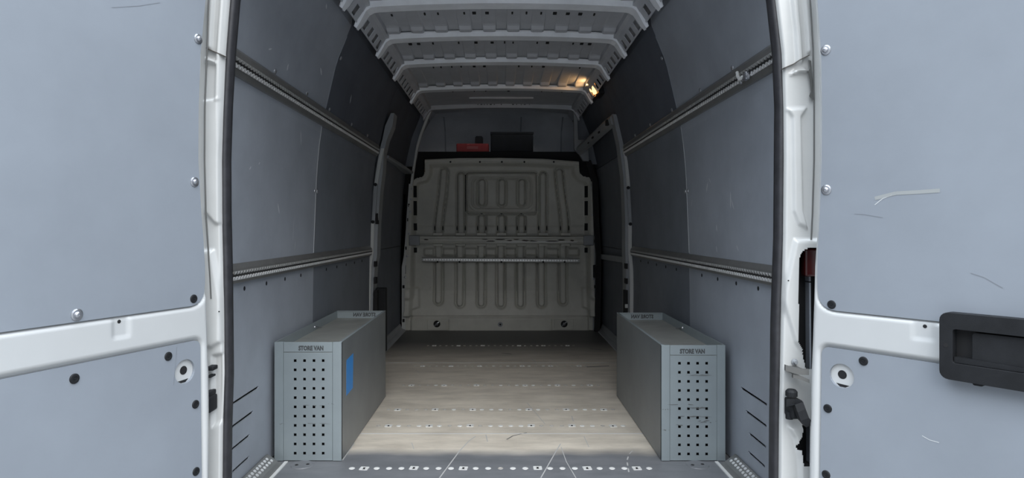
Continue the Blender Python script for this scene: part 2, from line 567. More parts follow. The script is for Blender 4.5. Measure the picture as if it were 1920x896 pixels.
for sx in (-1, 1):
    bm = bmesh.new()
    cxx, cyy = (-.753 if sx < 0 else .742), 2.42
    disc_stack(bm, (cxx, cyy, 0), (0, 0, 1), [(.043, 0), (.041, .003), (.034, .0022), (0, .0022)], 24)
    cap = from_bm('floor_cap', bm, M['floor'], floor)
    for d in (-.02, .02):
        bm = bmesh.new()
        disc_stack(bm, (cxx + d, cyy + d * .2, .0022), (0, 0, 1), [(.007, 0), (.005, .0012), (0, .0012)], 10)
        from_bm('cap_slot', bm, M['dark'], cap)

# ---- walls
def outer_skin(s):
    bm = bmesh.new()
    prof = [(.985, -.35), (1.0, .1), (1.01, .7), (.99, 1.2), (.95, 1.6), (.88, 1.86), (.74, 2.01), (.72, 1.985), (.85, 1.84), (.92, 1.6), (.96, 1.2), (.98, .7), (.975, .1), (.955, -.35)]
    A = [bm.verts.new((s * x, Y_REAR, z)) for x, z in prof]
    B = [bm.verts.new((s * x, Y_CABEND, z)) for x, z in prof]
    n = len(prof)
    for k in range(n):
        bm.faces.new((A[k], A[(k + 1) % n], B[(k + 1) % n], B[k]))
    bm.faces.new(A); bm.faces.new(B)
    return bm

def wall_panel(s, y0, y1, z0, z1, m, parent, holes=(), name='lining_panel', th=.005, nz=10):
    bm = bmesh.new()
    if holes:
        holed_plate(bm, [(y0, z0), (y1, z0), (y1, z1), (y0, z1)], holes, lambda a, b, t: Vector((s * (wx(b) - t), a, b)), -th, 0)
    else:
        zs = [z0 + (z1 - z0) * k / nz for k in range(nz + 1)]
        outer, inner = [], []
        for z in zs:
            outer.append((bm.verts.new((s * (wx(z) + th), y0, z)), bm.verts.new((s * (wx(z) + th), y1, z))))
            inner.append((bm.verts.new((s * wx(z), y0, z)), bm.verts.new((s * wx(z), y1, z))))
        for L in (outer, inner):
            for a, b in zip(L, L[1:]):
                bm.faces.new((a[0], a[1], b[1], b[0]))
        for k in range(nz):
            for e in (0, 1):
                bm.faces.new((outer[k][e], outer[k + 1][e], inner[k + 1][e], inner[k][e]))
        for k in (0, -1):
            bm.faces.new((outer[k][0], outer[k][1], inner[k][1], inner[k][0]))
    return from_bm(name, bm, m, parent, smooth=False)

def slot(y0, y1, z, h=.009):
    return [(y0, z - h / 2), (y1 - .004, z - h / 2), (y1, z), (y1 - .004, z + h / 2), (y0, z + h / 2), (y0 - .004, z)]

def build_wall(s, name, label):
    w = structure(from_bm(name, outer_skin(s), M['white']), label)
    Yp0, Yp1, Yp2 = 1.845, 3.02, 4.34
    if s < 0:
        hs = [slot(2.12, 2.352, .313), slot(2.12, 2.30, .237), slot(2.12, 2.27, .163), slot(2.125, 2.267, .087)]
    else:
        hs = [slot(2.153, 2.384, .302), slot(2.157, 2.337, .229), slot(2.162, 2.307, .157), slot(2.17, 2.312, .088)]
    P = {}
    g = .0012
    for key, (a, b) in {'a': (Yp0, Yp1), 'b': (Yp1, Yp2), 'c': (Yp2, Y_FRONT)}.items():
        lm = M['lining'] if key == 'a' else M['lining_shaded']
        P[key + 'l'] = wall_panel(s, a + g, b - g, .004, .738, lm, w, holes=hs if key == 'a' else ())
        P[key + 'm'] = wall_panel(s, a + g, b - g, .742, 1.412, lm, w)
        P[key + 'u'] = wall_panel(s, a + g, b - g, 1.416, 1.90, M['lining_top'] if key == 'a' else M['lining_up_shaded'], w)
    # pale joint strips at the panel joint
    for z0, z1, k in ((.01, .715, 'al'), (.78, 1.375, 'am'), (1.46, 1.80, 'au')):
        bm = bmesh.new()
        zs = np.linspace(z0, z1, 8)
        def sec(i):
            return [(0, -.002, 0), (0, .002, 0), (-s * .0012, .002, 0), (-s * .0012, -.002, 0)]
        sweep(bm, [(s * wx(z), Yp1, z) for z in zs], sec)
        from_bm('joint_strip', bm, M['seam'] if k != 'au' else M['lining'], w)
    # fasteners: dark screws under the lower rail, silver ones along the upper board, a pair at the joint
    k = 0
    for i in range(10):
        Y = 2.213 + .2075 * i
        if i == 4:
            continue
        put(ME_DARKSCREW, 'screw', (s * wx(.69), Y, .687), (-s, 0, 0), P['al'] if Y < 3.02 else P['bl'])
    for Y in ((2.338, 2.72, 3.08, 3.53, 3.95) if s < 0 else (2.29, 2.66, 3.10, 3.55, 3.95)):
        put(ME_SCREW, 'screw', (s * wx(1.468), Y, 1.468), (-s, 0, -.25), P['au'] if Y < 3.02 else P['bu'])
    for Y in (3.003, 3.041):
        put(ME_SCREW, 'screw', (s * wx(1.07), Y, 1.07), (-s, 0, 0), P['am'] if Y < 3.02 else P['bm'])
    put(ME_SCREW, 'screw', (s * wx(1.72), 3.03, 1.70), (-s, 0, -.4), P['bu'])
    # pale rub marks and gouges
    def mark(px, py, L, ang, wd, m=M['pale_mark']):
        xx = wx(.9)
        for _ in range(3):
            Y = xx * F / abs(px - CX)
            z = CAMZ - (py - CY) / F * Y
            xx = wx(z)
        bm = bmesh.new()
        a = math.radians(ang)
        d = Vector((0, math.cos(a), math.sin(a))) * L / 2
        nn = Vector((0, -math.sin(a), math.cos(a))) * wd / 2
        c = Vector((0, Y, z))
        q = []
        for k1, k2 in ((-1, 0), (-.4, -1), (.5, -.8), (1, .1), (.3, .9), (-.6, .7)):
            p = c + d * k1 + nn * k2
            q.append(bm.verts.new((s * (wx(p.z) - .0006), p.y, p.z)))
        bm.faces.new(q)
        from_bm('rub_mark', bm, m, w)
    if s < 0:
        for args in ((505, 92, .03, 20, .006), (538, 126, .03, 90, .012), (600, 134, .05, 150, .016), (522, 391, .05, 120, .010), (550, 430, .13, 87, .003), (553, 460, .05, 85, .004), (656, 186, .05, 100, .012), (601, 12, .03, 150, .010), (564, 258, .07, 110, .010), (469, 315, .02, 40, .006), (486, 306, .015, 40, .006)):
            mark(*args)
    else:
        for args in ((1326, 351, .05, 120, .012), (1331, 338, .03, 45, .006), (1370, 375, .07, 95, .010), (1374, 383, .05, 60, .006), (1297, 380, .04, 120, .005), (1344, 427, .03, 80, .010), (1344, 467, .03, 80, .007), (1383, 465, .03, 50, .005), (1388, 618, .05, 30, .018), (1391, 608, .06, 35, .008), (1300, 540, .05, 80, .004)):
            mark(*args)
    return w, P
wall_left, PL = build_wall(-1, 'wall_left', 'grey lined side wall of the van, left of the aisle')
wall_right, PR = build_wall(1, 'wall_right', 'grey lined side wall of the van, right of the aisle')

# base angle strip along the wall foot in front of the bulkhead
for s, nm in ((-1, 'baseboard_left'), (1, 'baseboard_right')):
    bm = bmesh.new()
    x = s * .889
    loop = [(0, 0, 0), (-s * .055, 0, 0), (-s * .052, 0, .006), (-s * .02, 0, .018), (-s * .008, 0, .055), (0, 0, .06)]
    sweep(bm, [(x, 3.5, .0005), (x, 5.6, .0005)], lambda i: loop)
    structure(from_bm(nm, bm, M['frame_grey']), 'grey angle strip along the wall foot, ' + ('left' if s < 0 else 'right'))

# ---- ceiling
RIBS = [2.70, 2.965, 3.465, 4.0, 4.745, 5.48]
ZR = 1.920
bm = bmesh.new()
prof = [(-.78, 1.86), (-.74, 1.915), (-.66, 1.936), (-.57, 1.943), (-.3, 1.952), (0, 1.956), (.3, 1.952), (.57, 1.943), (.66, 1.936), (.74, 1.915), (.78, 1.86)]
lo = [[bm.verts.new((x, Y, z)) for x, z in prof] for Y in (Y_REAR, 5.56)]
hi = [[bm.verts.new((x * 1.04, Y, z + .035)) for x, z in prof] for Y in (Y_REAR, 5.56)]
for k in range(len(prof) - 1):
    bm.faces.new((lo[0][k], lo[0][k + 1], lo[1][k + 1], lo[1][k]))
    bm.faces.new((hi[0][k], hi[1][k], hi[1][k + 1], hi[0][k + 1]))
    bm.faces.new((lo[0][k], hi[0][k], hi[0][k + 1], lo[0][k + 1]))
ceiling = structure(from_bm('ceiling', bm, M['grey_paint']), 'grey ribbed sheet steel van roof')
bm = bmesh.new()
A = [(-.84, 1.82), (-.78, 1.95), (-.66, 2.03), (0, 2.05), (.66, 2.03), (.78, 1.95), (.84, 1.82)]
lo = [[bm.verts.new((x, Y, z)) for x, z in A] for Y in (5.54, Y_CABEND)]
for k in range(6):
    bm.faces.new((lo[0][k], lo[0][k + 1], lo[1][k + 1], lo[1][k]))
r = bmesh.ops.extrude_face_region(bm, geom=bm.faces[:])
for v in r['geom']:
    if isinstance(v, bmesh.types.BMVert):
        v.co.z += .03
from_bm('cab_roof', bm, M['headliner'], ceiling)

def rib_path(W=.617, wt=.667, zt=1.816):
    pts = []
    n = 10
    for k in range(-n, n + 1):
        t = k / n
        pts.append((t * (W - .045), ZR + .004 - .016 * t * t))
    right = [(W - .020, ZR - .016), (W, ZR - .028), (W + .012, ZR - .046), (W + .032, ZR - .080), (wt, zt)]
    left = [(-x, z) for x, z in right[::-1]]
    return left + pts + right
def make_rib(Y, wid=.090, last=False):
    path = rib_path()
    bm = bmesh.new()
    N = len(path)
    def sec(i):
        x, z = path[i]
        xa, za = path[max(i - 1, 0)]
        xb, zb = path[min(i + 1, N - 1)]
        t = Vector((xb - xa, 0, zb - za)).normalized()
        up = Vector((-t.z, 0, t.x))       # away from the load bay
        e = min(i, N - 1 - i)
        w = wid / 2 * (1.0 if e >= 4 else (.50, .72, .85, .95)[e])
        h = .024 if e >= 5 else (.010, .016, .020, .022, .024)[e]
        fl = .014 if e >= 3 else .006
        th = .0025
        up2 = up * h
        y = Vector((0, 1, 0))
        return [up2 - y * (w + fl), up2 - y * w, -y * (w * .86), y * (w * .86), up2 + y * w, up2 + y * (w + fl),
                up2 + y * (w + fl) + up * th, up2 + y * w + up * th - y * .002, y * (w * .86) + up * th - y * .002, -y * (w * .86) + up * th + y * .002, up2 - y * w + up * th + y * .002, up2 - y * (w + fl) + up * th]
    sweep(bm, [(x, Y, z) for x, z in path], sec)
    rb = from_bm('roof_rib', bm, M['rib'], ceiling)
    # press slots in both legs and small holes along the flange
    for s in (-1, 1):
        bm = bmesh.new()
        p0 = Vector((s * .622, Y + wid / 2 * .95, ZR - .040)); p1 = Vector((s * .650, Y + wid / 2 * .80, ZR - .086))
        nn = Vector((s * .9, 0, .45)) * .008
        # dark slot between the rib leg and the rail behind it
        off = Vector((0, -.004, 0))
        q = [p0 + nn, p0 + nn * 2.2, p1 + nn * 2.0, p1 + nn]
        f1 = [bm.verts.new(v + off) for v in q]; f2 = [bm.verts.new(v + off + Vector((0, .006, 0))) for v in q]
        bm.faces.new(f1); bm.faces.new(f2[::-1])
        for k in range(4):
            bm.faces.new((f1[k], f1[(k + 1) % 4], f2[(k + 1) % 4], f2[k]))
        from_bm('leg_slot', bm, M['dark'], rb)
    bm = bmesh.new()
    rnd = random.Random(int(Y * 100))
    Yh = Y + .175
    for k in range(17):
        x = -.52 + .065 * k + rnd.uniform(-.02, .02)
        if rnd.random() < .3:
            continue
        w2 = rnd.choice((.004, .004, .009))
        zz = 1.956 - .0135 * (x / .6) ** 2
        box(bm, x - w2, x + w2, Yh - .012, Yh + .012, zz - .0075, zz + .002)
    from_bm('sheet_hole', bm, M['dark'], rb, kind='stuff')
    return rb
for Y in RIBS[:5]:
    make_rib(Y)
# front header
hd = None
bm = bmesh.new()
path = rib_path()
sweep(bm, [(x, RIBS[5], z) for x, z in path], lambda i: [(0, -.02, 0), (0, .03, 0), (0, .03, .05), (0, -.02, .05)])
hd = from_bm('roof_header', bm, M['grey_paint'], ceiling)
bm = bmesh.new()
for k, x in enumerate((-.45, -.42, -.20, -.17, -.145, -.12, -.09, -.06, 0.0, .10, .13, .17, .20, .24, .43, .46)):
    w2 = .008 if k % 3 == 0 else .004
    box(bm, x - w2, x + w2, RIBS[5] - .0215, RIBS[5] - .019, ZR + .028, ZR + .040)
from_bm('header_hole', bm, M['dark'], hd, kind='stuff')
bm = bmesh.new()
box(bm, -.26, .26, 5.16, 5.19, 1.940, 1.959, bev=.006)
from_bm('roof_bead', bm, M['grey_paint'], ceiling)

# pressed pads of the roof sheet: each grows deeper towards the rib in front of it
def pad_mesh(L):
    bm = bmesh.new()
    secs = []
    for t, h, w in ((0, .001, .030), (.30, .002, .031), (1 - .085 / L, .006, .032), (1 - .065 / L, .010, .032), (1 - .045 / L, .024, .032), (1 - .018 / L, .029, .032), (1 - .006 / L, .026, .032), (1.0, .012, .031)):
        y = t * L
        top = .0
        ring = [(-w - .006, y, top), (-w, y, -h * .9), (-w + .007, y, -h), (w - .007, y, -h), (w, y, -h * .9), (w + .006, y, top)]
        secs.append([bm.verts.new(p) for p in ring])
    for A, B in zip(secs, secs[1:]):
        for k in range(5):
            bm.faces.new((A[k], A[k + 1], B[k + 1], B[k]))
        bm.faces.new((A[5], A[0], B[0], B[5]))
    bm.faces.new(secs[0]); bm.faces.new(secs[-1][::-1])
    bmesh.ops.recalc_face_normals(bm, faces=bm.faces[:])
    me = bpy.data.meshes.new('roof_pad')
    bm.to_mesh(me); bm.free()
    me.materials.append(M['grey_paint'])
    return me
BAYS = list(zip(RIBS, RIBS[1:]))[:4]
for a, b in BAYS:
    me = pad_mesh(b - a - .140)
    for k in range(10):
        x = (k - 4.5) * .1255
        z = 1.9565 - .0135 * (x / .6) ** 2
        o = bpy.data.objects.new('roof_pad', me)
        C.objects.link(o); o.parent = ceiling
        o.location = (x, a + .055, z - .001)
# slotted side rails between roof and wall
for s in (-1, 1):
    bm = bmesh.new()
    up = (.616, ZR - .012); dn = (.664, 1.838)
    def strip(f0, f1, y0, y1, t=.004):
        p = lambda f, y, o: (s * (up[0] + (dn[0] - up[0]) * f + o), y, up[1] + (dn[1] - up[1]) * f + o * .5)
        v = [bm.verts.new(p(f, y, o)) for o in (0, t) for f, y in ((f0, y0), (f1, y0), (f1, y1), (f0, y1))]
        for q in ((0, 1, 2, 3), (7, 6, 5, 4), (0, 4, 5, 1), (1, 5, 6, 2), (2, 6, 7, 3), (3, 7, 4, 0)):
            bm.faces.new([v[i] for i in q])
    strip(0, .34, 1.86, 5.52); strip(.90, 1.0, 1.86, 5.52)
    rail = from_bm('roof_side_rail', bm, M['grey_paint'], ceiling)
    Y = 1.9
    while Y < 5.5:
        bm = bmesh.new()
        strip(.34, .90, Y, Y + .052)
        from_bm('rail_rung', bm, M['grey_paint'], rail)
        Y += .108
    # upper closing plate, dark gap above
    bm = bmesh.new()
    strip(.0, .02, 1.86, 5.52)
    for v in bm.verts:
        pass
    bm.free()
    bm = bmesh.new()
    q = [(.600, 1.912), (.600, 1.946), (.630, 1.940), (.618, 1.906)]
    sweep(bm, [(0, 1.86, 0), (0, 5.52, 0)], lambda i: [(s * x, 0, z) for x, z in q])
    from_bm('roof_side_web', bm, M['grey_paint'], ceiling)

# ---- bulkhead (wall_front)
YB = 5.64
KB = YB / F
def bx(px): return (px - CX) * KB
def bz(py): return CAMZ - (py - CY) * KB
stepx = 1.35
us = np.arange(758, 1116.5, stepx)
vs_ = np.arange(297, 619.5, stepx)
U, V = np.meshgrid(us, vs_)
outl = [(760, 618.5), (760, 585), (762, 480), (767, 400), (771, 345), (778, 335), (793, 331), (797, 322), (797, 300), (860, 297.5), (940, 297), (1020, 299), (1085, 304), (1086, 322), (1092, 330), (1106, 333), (1110, 345), (1111, 400), (1113, 480), (1114, 585), (1114, 618.5)]
sdO = sd_poly(U, V, outl)
H = np.zeros(U.shape)
TR = np.zeros(U.shape)          # narrow troughs pressed beside every swage
def trough(sd, d=.028, w=1.8):
    global TR
    TR = np.maximum(TR, d * np.exp(-((sd - 1.6) / w) ** 2))
def rib(pts, hw=6.0, h=.016, w=3.2):
    sd = sd_line(U, V, pts) - hw
    trough(sd)
    return h * step(sd, w)
def mirror(pts): return [(2 * 940.3 - x, y) for x, y in pts]
add = np.zeros(U.shape)
for pts in ([(864, 330), (864, 441)], [(1018.5, 330), (1018.5, 441)],
            [(832, 322), (829, 360), (824, 398), (821.5, 420), (821.5, 441)], [(1049, 322), (1053, 360), (1058, 398), (1060, 420), (1060, 441)]):
    add = np.maximum(add, rib(pts))
for x in (903, 940.5, 978):
    add = np.maximum(add, rib([(x, 409), (x, 441)]))
for x, ye in ((821.5, 563), (862, 568), (902, 568), (939, 569), (976, 569), (1015.5, 568), (1056, 564)):
    add = np.maximum(add, rib([(x, 458), (x, ye)]))
# window blank: stepped panel with three slots
w1 = step(sd_rrect(U, V, 875.5, 1005.5, 325, 397.5, 4), 4.0)
w2 = step(sd_rrect(U, V, 882.5, 999, 330.5, 392, 14), 4.0)
TR *= (w1 < .01)
trough(sd_rrect(U, V, 875.5, 1005.5, 325, 397.5, 4) - 1)
trough(np.abs(sd_rrect(U, V, 882.5, 999, 330.5, 392, 14)) - 1, .012)
add = np.where(w1 > 0.01, 0.014 * w1 - 0.012 * w2, add)
for x in (903.3, 941, 978.5):
    add = np.maximum(add, 0) if False else add + rib([(x, 342), (x, 379)], 6.2, .015)
H += add - TR * np.clip((np.abs(V - 450) - 12) / 8, 0, 1)
# horizontal swage between beam and lashing bar, edges catch the light
H += .020 * step(sd_rrect(U, V, 795, 1086, 466, 479, 3), 5.0) * (1 - np.clip(add / .016, 0, 1))
# sheet profile: recess inside the rim, crease lines, toe swept forward
rim = step(sdO + 11, 9.0)
H -= .035 * rim * (V < 600)
H += .060 * np.clip((V - 546) / 44, 0, 1) * (V < 592) + .0 * V
H -= .008 * step(sd_rrect(U, V, 700, 1200, 424, 440, 4), 6) * rim
# side swellings
for x0, x1, y0, y1 in ((750, 775, 340, 560), (1105, 1130, 340, 560)):
    H += .03 * step(sd_rrect(U, V, x0, x1, y0, y1, 8), 8)
for pts in ([(755, 540), (785, 540), (787, 575), (772, 580), (768, 620), (755, 620)], [(1125, 540), (1092, 540), (1092, 575), (1103, 580), (1106, 620), (1125, 620)]):
    H += .020 * step(sd_poly(U, V, pts), 5)
foot = step(sd_rrect(U, V, 770.5, 1104, 592, 640, 6), 5)
H = H * (1 - foot) + (.030) * foot
H += .008 * step(sd_rrect(U, V, 842, 1034, 596, 640, 3), 3) * foot
P3 = np.stack([bx(U), YB - H, bz(V)], -1)
cc = (U[:-1, :-1] + stepx / 2, V[:-1, :-1] + stepx / 2)
keep = sd_poly(cc[0], cc[1], outl) < 0
# slots pressed through the side flanges
for x0, x1 in ((776, 781), (1097, 1102)):
    for y0, y1 in ((348, 370), (377, 404), (419, 432), (465, 474)):
        keep &= ~((cc[0] > x0) & (cc[0] < x1) & (cc[1] > y0) & (cc[1] < y1))
wall_front = structure(grid_mesh('wall_front', P3, keep, M['bulk']), 'olive grey pressed steel bulkhead closing the load bay')
# backing so nothing shines through the slots
bm = bmesh.new()
box(bm, -.85, .85, YB + .06, YB + .08, 0, 1.42)
from_bm('backing_sheet', bm, M['dark'], wall_front)
# rolled top edge
bm = bmesh.new()
tp = [(796, 322), (797, 301), (860, 298.5), (940, 298), (1020, 300), (1085, 305), (1086, 322)]
sweep(bm, [(bx(x), YB, bz(y)) for x, y in tp], lambda i: [(0, -.018, -.022), (0, -.022, -.004), (0, -.016, .008), (0, .02, .008), (0, .02, -.022)])
te = from_bm('top_edge', bm, M['bulk'], wall_front)
for x in (845, 900, 941, 983, 1038):
    put(ME_DARKSCREW, 'screw', (bx(x), YB - .0225, bz(304)), (0, -1, 0), te)
# cross beam
bm = bmesh.new()
loop = [(0, .02, .036), (0, -.014, .034), (0, -.036, .028), (0, -.036, .012), (0, -.030, .008), (0, -.030, -.016), (0, -.036, -.022), (0, -.034, -.033), (0, .02, -.036)]
sweep(bm, [(bx(767), YB, bz(449)), (bx(1113), YB, bz(450))], lambda i: loop)
beam = from_bm('cross_beam', bm, M['bulk'], wall_front)
for x0, x1 in ((768, 788), (1093, 1112)):
    bm = bmesh.new()
    box(bm, bx(x0), bx(x1), YB - .048, YB, bz(460), bz(441), bev=.006)
    from_bm('beam_bracket', bm, M['frame_grey'], beam)
for x in (821.5, 864, 903, 940.5, 978, 1018.5, 1060):
    for y0, y1 in ((436.5, 441.5), (457, 461)):
        bm = bmesh.new()
        box(bm, bx(x - 9), bx(x + 9), YB - .034, YB, bz(y1), bz(y0), bev=.003, seg=1)
        from_bm('beam_tab', bm, M['bulk'], beam)
rnd = random.Random(3)
for (x, w) in ((800, 5), (909, 6), (920, 9), (938, 10), (955, 6), (968, 6), (985, 8), (1000, 9), (1035, 14), (1052, 8), (1072, 4)):
    bm = bmesh.new()
    y = 450 + rnd.uniform(-2.2, 2.2)
    q = [(x - w, y), (x - w * .4, y - rnd.uniform(.8, 1.8)), (x + w * .5, y - rnd.uniform(.3, 1.5)), (x + w, y + .3), (x + w * .3, y + rnd.uniform(.8, 1.8)), (x - w * .5, y + rnd.uniform(.5, 1.5))]
    fr = [bm.verts.new((bx(a), YB - .0312, bz(b))) for a, b in q]
    bm.faces.new(fr)
    from_bm('dent', bm, M['dent'], beam)
bm = bmesh.new()
box(bm, bx(912), bx(1082), YB - .0325, YB - .030, bz(454.6), bz(453.2))
from_bm('worn_edge', bm, M['alu_bright'], beam)
# perforated lashing bar
bar = None
bm = bmesh.new()
loop = [(0, .02, .019), (0, -.026, .019), (0, -.034, .014), (0, -.034, -.012), (0, -.028, -.019), (0, .02, -.019)]
sweep(bm, [(bx(792), YB, bz(486.5)), (bx(1086), YB, bz(488.5))], lambda i: loop)
bar = from_bm('lashing_bar', bm, M['alu_mid'], wall_front)
bm = bmesh.new()
for k in range(58):
    x = bx(796 + 5.0 * k); z = bz(486.8 + 2.0 * k / 58)
    box(bm, x - .0085, x + .0085, YB - .0375, YB - .033, z - .004, z + .009, bev=.002, seg=1)
from_bm('bar_teeth', bm, M['alu_bright'], bar, kind='stuff')
for x in (821, 862, 940, 1018, 1058):
    put(ME_DARKSCREW, 'screw', (bx(x), YB - .0345, bz(490.5)), (0, -1, 0), bar)
# foot bolts
for x in (820, 1057):
    bm = bmesh.new()
    box(bm, bx(x - 18), bx(x + 18), YB - .040, YB - .02, bz(617), bz(597), bev=.004)
    fp = from_bm('foot_plate', bm, M['bulk'], wall_front)
    bm = bmesh.new()
    disc_stack(bm, (bx(x), YB - .040, bz(606)), (0, -1, 0), [(.030, 0), (.028, .004), (.020, .004), (.018, .001), (0, .001)], 18)
    from_bm('bolt_well', bm, M['dark'], fp)
    bm = bmesh.new()
    disc_stack(bm, (bx(x), YB - .041, bz(606)), (0, -1, 0), [(.013, 0), (.013, .010), (.008, .014), (0, .014)], 6)
    tube(bm, [(bx(x - 4), YB - .05, bz(609)), (bx(x + 1), YB - .056, bz(605)), (bx(x + 4), YB - .05, bz(602))], .006)
    from_bm('bolt', bm, M['zinc'], fp)
bm = bmesh.new()
disc_stack(bm, (bx(938), YB - .038, bz(607)), (0, -1, 0), [(.022, 0), (.02, .004), (.012, .004), (.010, .001), (0, .001)], 16)
from_bm('plug', bm, M['frame_grey'], wall_front)
put(ME_DARKSCREW, 'screw', (bx(938), YB - .04, bz(607)), (0, -1, 0), wall_front)
# side flanges of the bulkhead opening with bolt heads
for s, xs in ((-1, ((771, 345), (767, 400), (764, 450), (761.5, 480), (757.5, 500), (757.5, 618))), (1, ((1110.5, 345), (1112, 400), (1113.5, 480), (1114, 618)))):
    bm = bmesh.new()
    sweep(bm, [(bx(x), YB - .02, bz(y)) for x, y in xs], lambda i: [(-.016, -.008, 0), (.016, -.008, 0), (.016, .03, 0), (-.016, .03, 0)])
    fl = from_bm('side_flange', bm, M['pillar'] if s < 0 else M['frame_grey'], wall_front)
    for y in ((354, 374, 397, 438, 480, 519) if s < 0 else (352, 403, 443, 522)):
        x = np.interp(y, [p[1] for p in xs], [p[0] for p in xs])
        put(ME_SCREW, 'screw', (bx(x + (3 if s < 0 else -2)), YB - .0285, bz(y)), (0, -1, 0), fl)
    bm = bmesh.new()
    for y in ((385, 412, 465, 537, 600) if s < 0 else (452, 537, 500)):
        x = np.interp(y, [p[1] for p in xs], [p[0] for p in xs])
        box(bm, bx(x - 2), bx(x + 2), YB - .0295, YB - .028, bz(y + 3), bz(y - 3))
    from_bm('flange_hole', bm, M['dark'], fl, kind='stuff')
# black latch block on the right of the bulkhead
bm = bmesh.new()
box(bm, bx(1111), bx(1122), YB - .05, YB + .02, bz(520), bz(496), bev=.006)
from_bm('latch_block', bm, M['black'], wall_front)

# ---- over-cab storage space behind the bulkhead top
trim_shelf = None
bm = bmesh.new()
box(bm, -.92, .92, 5.74, 6.70, 1.565, 1.58)
box(bm, -.92, .92, 5.72, 5.75, 1.20, 1.58)  # black sheet stands in for the shadow gap below the shelf
trim_shelf = structure(from_bm('trim_1', bm, M['dark']), 'shelf of the storage space above the cab, shadow painted black')
bm = bmesh.new()
ys = [(6.62, 1.57), (6.66, 1.70), (6.62, 1.90), (6.45, 2.02), (6.2, 2.045), (5.6, 2.05)]
A = [bm.verts.new((-.95, y, z)) for y, z in ys]; B = [bm.verts.new((.95, y, z)) for y, z in ys]
for k in range(len(ys) - 1):
    bm.faces.new((A[k], B[k], B[k + 1], A[k + 1]))
from_bm('headliner_panel', bm, M['headliner'], trim_shelf, smooth=True)
for x in (-.58, .20, .62):
    bm = bmesh.new()
    sweep(bm, [(x, y - .004, z - .004) for y, z in ys[:4]], lambda i: [(-.006, 0, 0), (.006, 0, 0), (.006, .01, 0), (-.006, .01, 0)])
    from_bm('liner_groove', bm, M['lining'], trim_shelf)
# front and sides closing the cab
bm = bmesh.new()
box(bm, -1.0, 1.0, 6.70, 6.76, -.3, 2.08)
from_bm('front_closure', bm, M['dark'], trim_shelf)

# items on that shelf
YS = 5.77
def sx_(px, Y=YS): return (px - CX) * Y / F
def sz_(py, Y=YS): return CAMZ - (py - CY) * Y / F
zt = 1.58
red = empty('red_box', (sx_(886), YS + .08, zt))
bm = bmesh.new()
box(bm, -.146, .146, -.08, .08, 0, .080, bev=.008)
from_bm('case', bm, M['red'], red)
bm = bmesh.new()
box(bm, -.05, .05, -.083, -.079, .03, .055)
from_bm('label_plate', bm, M['red_pale'], red)
for x in (-.06, .06):
    bm = bmesh.new()
    box(bm, x - .004, x + .004, -.084, -.079, .004, .078)
    from_bm('seam_rib', bm, M['red'], red)
tag(red, 'flat red case lying on the dark shelf above the bulkhead', 'box')
blk = empty('black_case', (sx_(960), YS + .13, zt))
bm = bmesh.new()
box(bm, -.193, .193, -.1, .1, 0, .185, bev=.012)
from_bm('case', bm, M['black'], blk)
bm = bmesh.new()
box(bm, -.196, .196, -.104, .104, .168, .19, bev=.005)
from_bm('lid', bm, M['black'], blk)
tag(blk, 'large black case beside the red case on the shelf above the bulkhead', 'case')
sm = empty('small_black_box', (sx_(896.5), YS + .25, zt))
bm = bmesh.new()
box(bm, -.036, .036, -.04, .04, 0, .17, bev=.006)
from_bm('body', bm, M['dark'], sm)
bm = bmesh.new()
box(bm, -.030, .030, -.035, .035, .168, .178, bev=.003)
from_bm('lid', bm, M['black'], sm)
tag(sm, 'small upright black box standing behind the red case', 'box')

# ---- frames of the side doors in front (pillars)
def pillar_sweep(name, pts, Y, wdt, dep, m, parent=None, s=1):
    bm = bmesh.new()
    path = [PX(x, y, Y) for x, y in pts]
    n = len(path)
    def sec(i):
        w = wdt[i] / 2 if isinstance(wdt, (list, tuple)) else wdt / 2
        return [(-w, 0, 0), (w, 0, 0), (w, dep, 0), (-w, dep, 0)]
    sweep(bm, path, sec)
    return from_bm(name, bm, m, parent)
YP = 4.32
lp = [(736, 212), (729, 236), (721, 262), (715, 285), (711, 320), (706, 360), (702, 415), (700, 480), (696, 500), (695, 540), (694, 600), (694, 676)]
trim_l = structure(pillar_sweep('trim_2', lp, YP + .02, [.022, .05, .03, .034, .05, .05, .05, .05, .05, .035, .035, .035], .12, M['frame_grey']), 'painted post of the side door frame, left')
pillar_sweep('painted_edge', [(717, 278), (712, 300), (708, 325), (705, 345)], YP, .022, .02, M['pillar'], trim_l)
pillar_sweep('cover_strip', [(704.5, 346), (700, 414)], YP - .004, .022, .02, M['frame_grey'], trim_l)
pillar_sweep('painted_edge', [(698.5, 418), (697, 475), (693.5, 500), (692, 540), (691, 585), (691, 676)], YP, .020, .02, M['pillar'], trim_l)
for x, y in ((704, 346), (699, 416)):
    p = PX(x, y, YP - .006)
    put(ME_CLIP, 'plastic_clip', p, (0, -1, 0), trim_l)
bm = bmesh.new()
for (x0, x1, y0, y1) in ((701, 707, 545, 640), (704, 708, 400, 420), (701, 705, 490, 500), (701, 705, 520, 532)):
    a, b = PX(x0, y1, YP), PX(x1, y0, YP)
    box(bm, a.x, b.x, YP - .003, YP + .05, a.z, b.z)
from_bm('latch_opening', bm, M['dark'], trim_l)
bm = bmesh.new()
a, b = PX(704, 660, YP + .1), PX(723, 540, YP + .1)
box(bm, a.x, b.x, YP + .1, YP + .16, a.z, b.z, bev=.006)
from_bm('dark_gap', bm, M['black'], trim_l)  # black block stands in for the dark void beside the post
# forward run of the upper rail on the left sliding door
bm = bmesh.new()
sweep(bm, [PX(726, 294, 4.60), PX(750, 309, 5.1), PX(772, 324, 5.55)], lambda i: [(0, 0, -.010), (.012, 0, -.004), (.012, 0, .010), (0, 0, .012), (-.06, 0, .012), (-.06, 0, -.010)])
from_bm('door_rib', bm, M['frame_grey'], trim_l)
